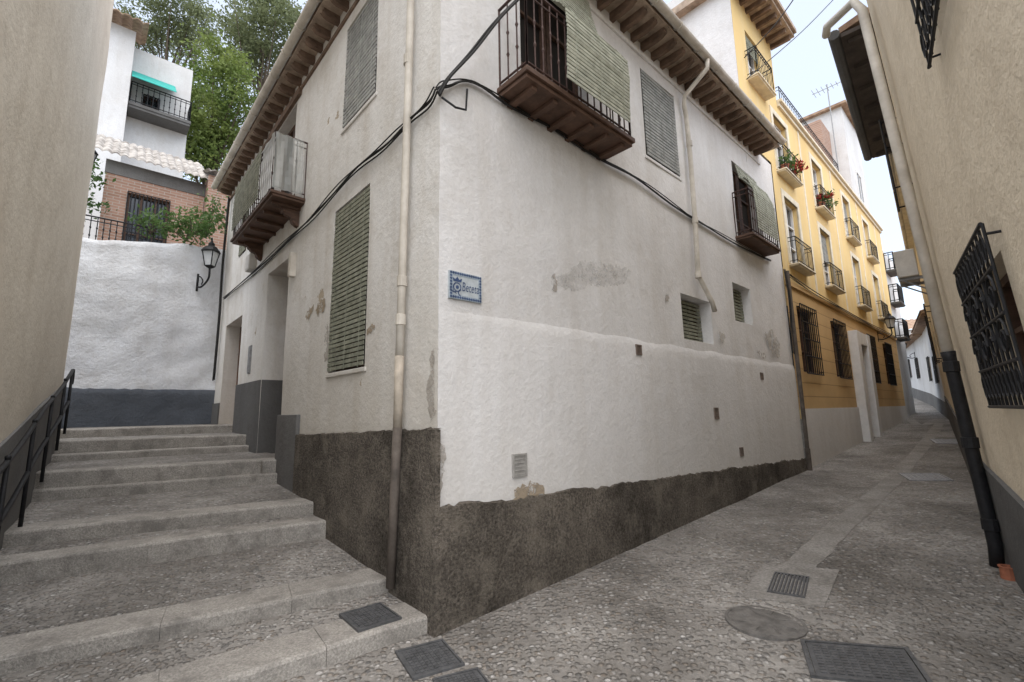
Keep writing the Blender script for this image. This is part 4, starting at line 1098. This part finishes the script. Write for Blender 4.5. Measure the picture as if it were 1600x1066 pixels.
lamp(fr.P(3.5, 4.2, 0), fr.n, 1.1, 'distant black lantern on the low white house')

# ---------------------------------------------------------------- covers
def cover(px4, mat, label, z=None, kind='cover', pat=5):
    q = []
    for p in px4:
        if z is None: g = gpix(*p); g.z += .009
        else:
            D = ray(*p); k = (z-EYE)/D.z; g = V((D.x*k, D.y*k, z))
        q.append(g)
    c = (q[0]+q[1]+q[2]+q[3])/4; ax = ((q[1]-q[0])+(q[2]-q[3]))/4; ay = ((q[3]-q[0])+(q[2]-q[1]))/4
    ay = ay-ax*(ax.dot(ay)/ax.dot(ax))*.6
    P = lambda u, v, h=0: c+ax*u+ay*v+V((0, 0, h))
    def bx(m, u0, u1, v0, v1, h0, h1): m.box8([P(u0, v0, h0), P(u1, v0, h0), P(u1, v1, h0), P(u0, v1, h0), P(u0, v0, h1), P(u1, v0, h1), P(u1, v1, h1), P(u0, v1, h1)])
    t = thing('drain_grate' if kind == 'grate' else 'manhole_cover', label, 'drain' if kind == 'grate' else 'manhole cover', tuple(c))
    m = MB()
    bx(m, -1, 1, -1, -.9, -.03, .006); bx(m, -1, 1, .9, 1, -.03, .006); bx(m, -1, -.92, -.9, .9, -.03, .006); bx(m, .92, 1, -.9, .9, -.03, .006)
    m.build('frame', M[mat], t)
    m = MB(); bx(m, -.90, .90, -.88, .88, -.03, .001 if kind != 'grate' else -.004)
    if kind == 'grate':
        for i in range(9): u = -.8+1.6*i/8; bx(m, u-.05, u+.05, -.88, .88, -.003, .008)
    else:
        for i in range(pat):
            for j in range(pat):
                u = -.82+1.64*(i+.5)/pat; v = -.8+1.6*(j+.5)/pat; e = .6/pat
                bx(m, u-e, u+e, v-e, v+e, .001, .006)
    m.build('plate', M[mat], t)
cover([(1274, 998), (1430, 1024), (1452, 1072), (1240, 1066)], 'cover', 'large ribbed iron manhole cover at the bottom right', None, 'cover', 11)
sur = [gpix(*p) for p in ((1192, 882), (1312, 892), (1288, 950), (1158, 932))]
mb = MB(); mb.zprism([p.xy for p in sur], -.1, .2, [p.z+.005 for p in sur]); tag(mb.build('stone_surround', M['slab']), 'stone slab set around the slotted drain', 'paving', None, 'structure')
cover([(1213, 897), (1270, 904), (1252, 936), (1196, 925)], 'cover', 'slotted iron drain grate in the stone slab', None, 'grate')
cover([(612, 1022), (690, 1002), (728, 1040), (650, 1064)], 'cover', 'square iron cover at the foot of the steps by the house corner', None, 'cover', 9)
cover([(672, 1068), (742, 1046), (780, 1085), (702, 1100)], 'cover', 'square iron cover cut by the bottom edge of the picture', None, 'cover', 9)
cover([(527, 960), (592, 943), (630, 964), (562, 987)], 'cover', 'square iron cover set into the lowest step', .132, 'cover', 8)
cover([(1415, 740), (1480, 740), (1477, 752), (1410, 752)], 'cover_l', 'pale square cover halfway up the sloping street', None, 'cover', 6)
cover([(1458, 687), (1505, 687), (1505, 694), (1457, 694)], 'cover_l', 'pale cover farthest up the sloping street', None, 'cover', 6)
g = gpix(1195, 972)
t = thing('manhole_cover', 'round worn manhole cover between the drain grate and the large cover', 'manhole cover', tuple(g))
MB().lathe(g, [(.27, -.03), (.265, .009), (.245, .01), (.242, .006), (.22, .006), (.217, .009), (.1, .01)], 40).build('plate', M['cover_r'], t)
m = MB()
for i in range(8):
    a = i*math.pi/4
    m.tube([g+V((math.cos(a)*.12, math.sin(a)*.12, .009)), g+V((math.cos(a)*.2, math.sin(a)*.2, .009))], .006, 6)
m.build('relief', M['cover_r'], t)

# ---------------------------------------------------------------- camera, light
cam = bpy.data.cameras.new('Camera'); cam.lens = F/1600*36; cam.sensor_width = 36; cam.clip_end = 1500; cam.clip_start = .05
co = bpy.data.objects.new('Camera', cam); COL.objects.link(co)
X = V((1, 0, 0)); U = V((0, -ST, CT)); Fw = V((0, CT, ST))
cx = X*CR-U*SR; cy = X*SR+U*CR; cz = -Fw
co.matrix_world = Matrix(((cx.x, cy.x, cz.x, 0), (cx.y, cy.y, cz.y, 0), (cx.z, cy.z, cz.z, EYE), (0, 0, 0, 1)))
S.camera = co
w = bpy.data.worlds.new('World'); S.world = w; w.use_nodes = True
nt = w.node_tree; bg = nt.nodes['Background']
sky = nt.nodes.new('ShaderNodeTexSky'); sky.sky_type = 'NISHITA'; sky.sun_disc = False
ELV, AZ = 66, 178
sky.sun_elevation = math.radians(ELV); sky.sun_rotation = math.radians(AZ)
sky.dust_density = 2; sky.air_density = 1.0; sky.ozone_density = 1.5
hz_ = nt.nodes.new('ShaderNodeMix'); hz_.data_type = 'RGBA'; hz_.blend_type = 'ADD'
hz_.inputs[0].default_value = 1; hz_.inputs[7].default_value = (4.7, 4.9, 5.15, 1)
nt.links.new(sky.outputs[0], hz_.inputs[6]); nt.links.new(hz_.outputs[2], bg.inputs[0]); bg.inputs[1].default_value = .15
sl = bpy.data.lights.new('Sun', 'SUN'); sl.energy = 4.6; sl.angle = math.radians(105); sl.color = (1, .96, .905)
so = bpy.data.objects.new('Sun', sl); COL.objects.link(so)
a, e = math.radians(AZ), math.radians(ELV)
sd = V((math.sin(a)*math.cos(e), math.cos(a)*math.cos(e), math.sin(e)))
so.rotation_euler = sd.to_track_quat('Z', 'Y').to_euler()
S.view_settings.view_transform = 'Standard'; S.view_settings.look = 'None'; S.view_settings.exposure = 0
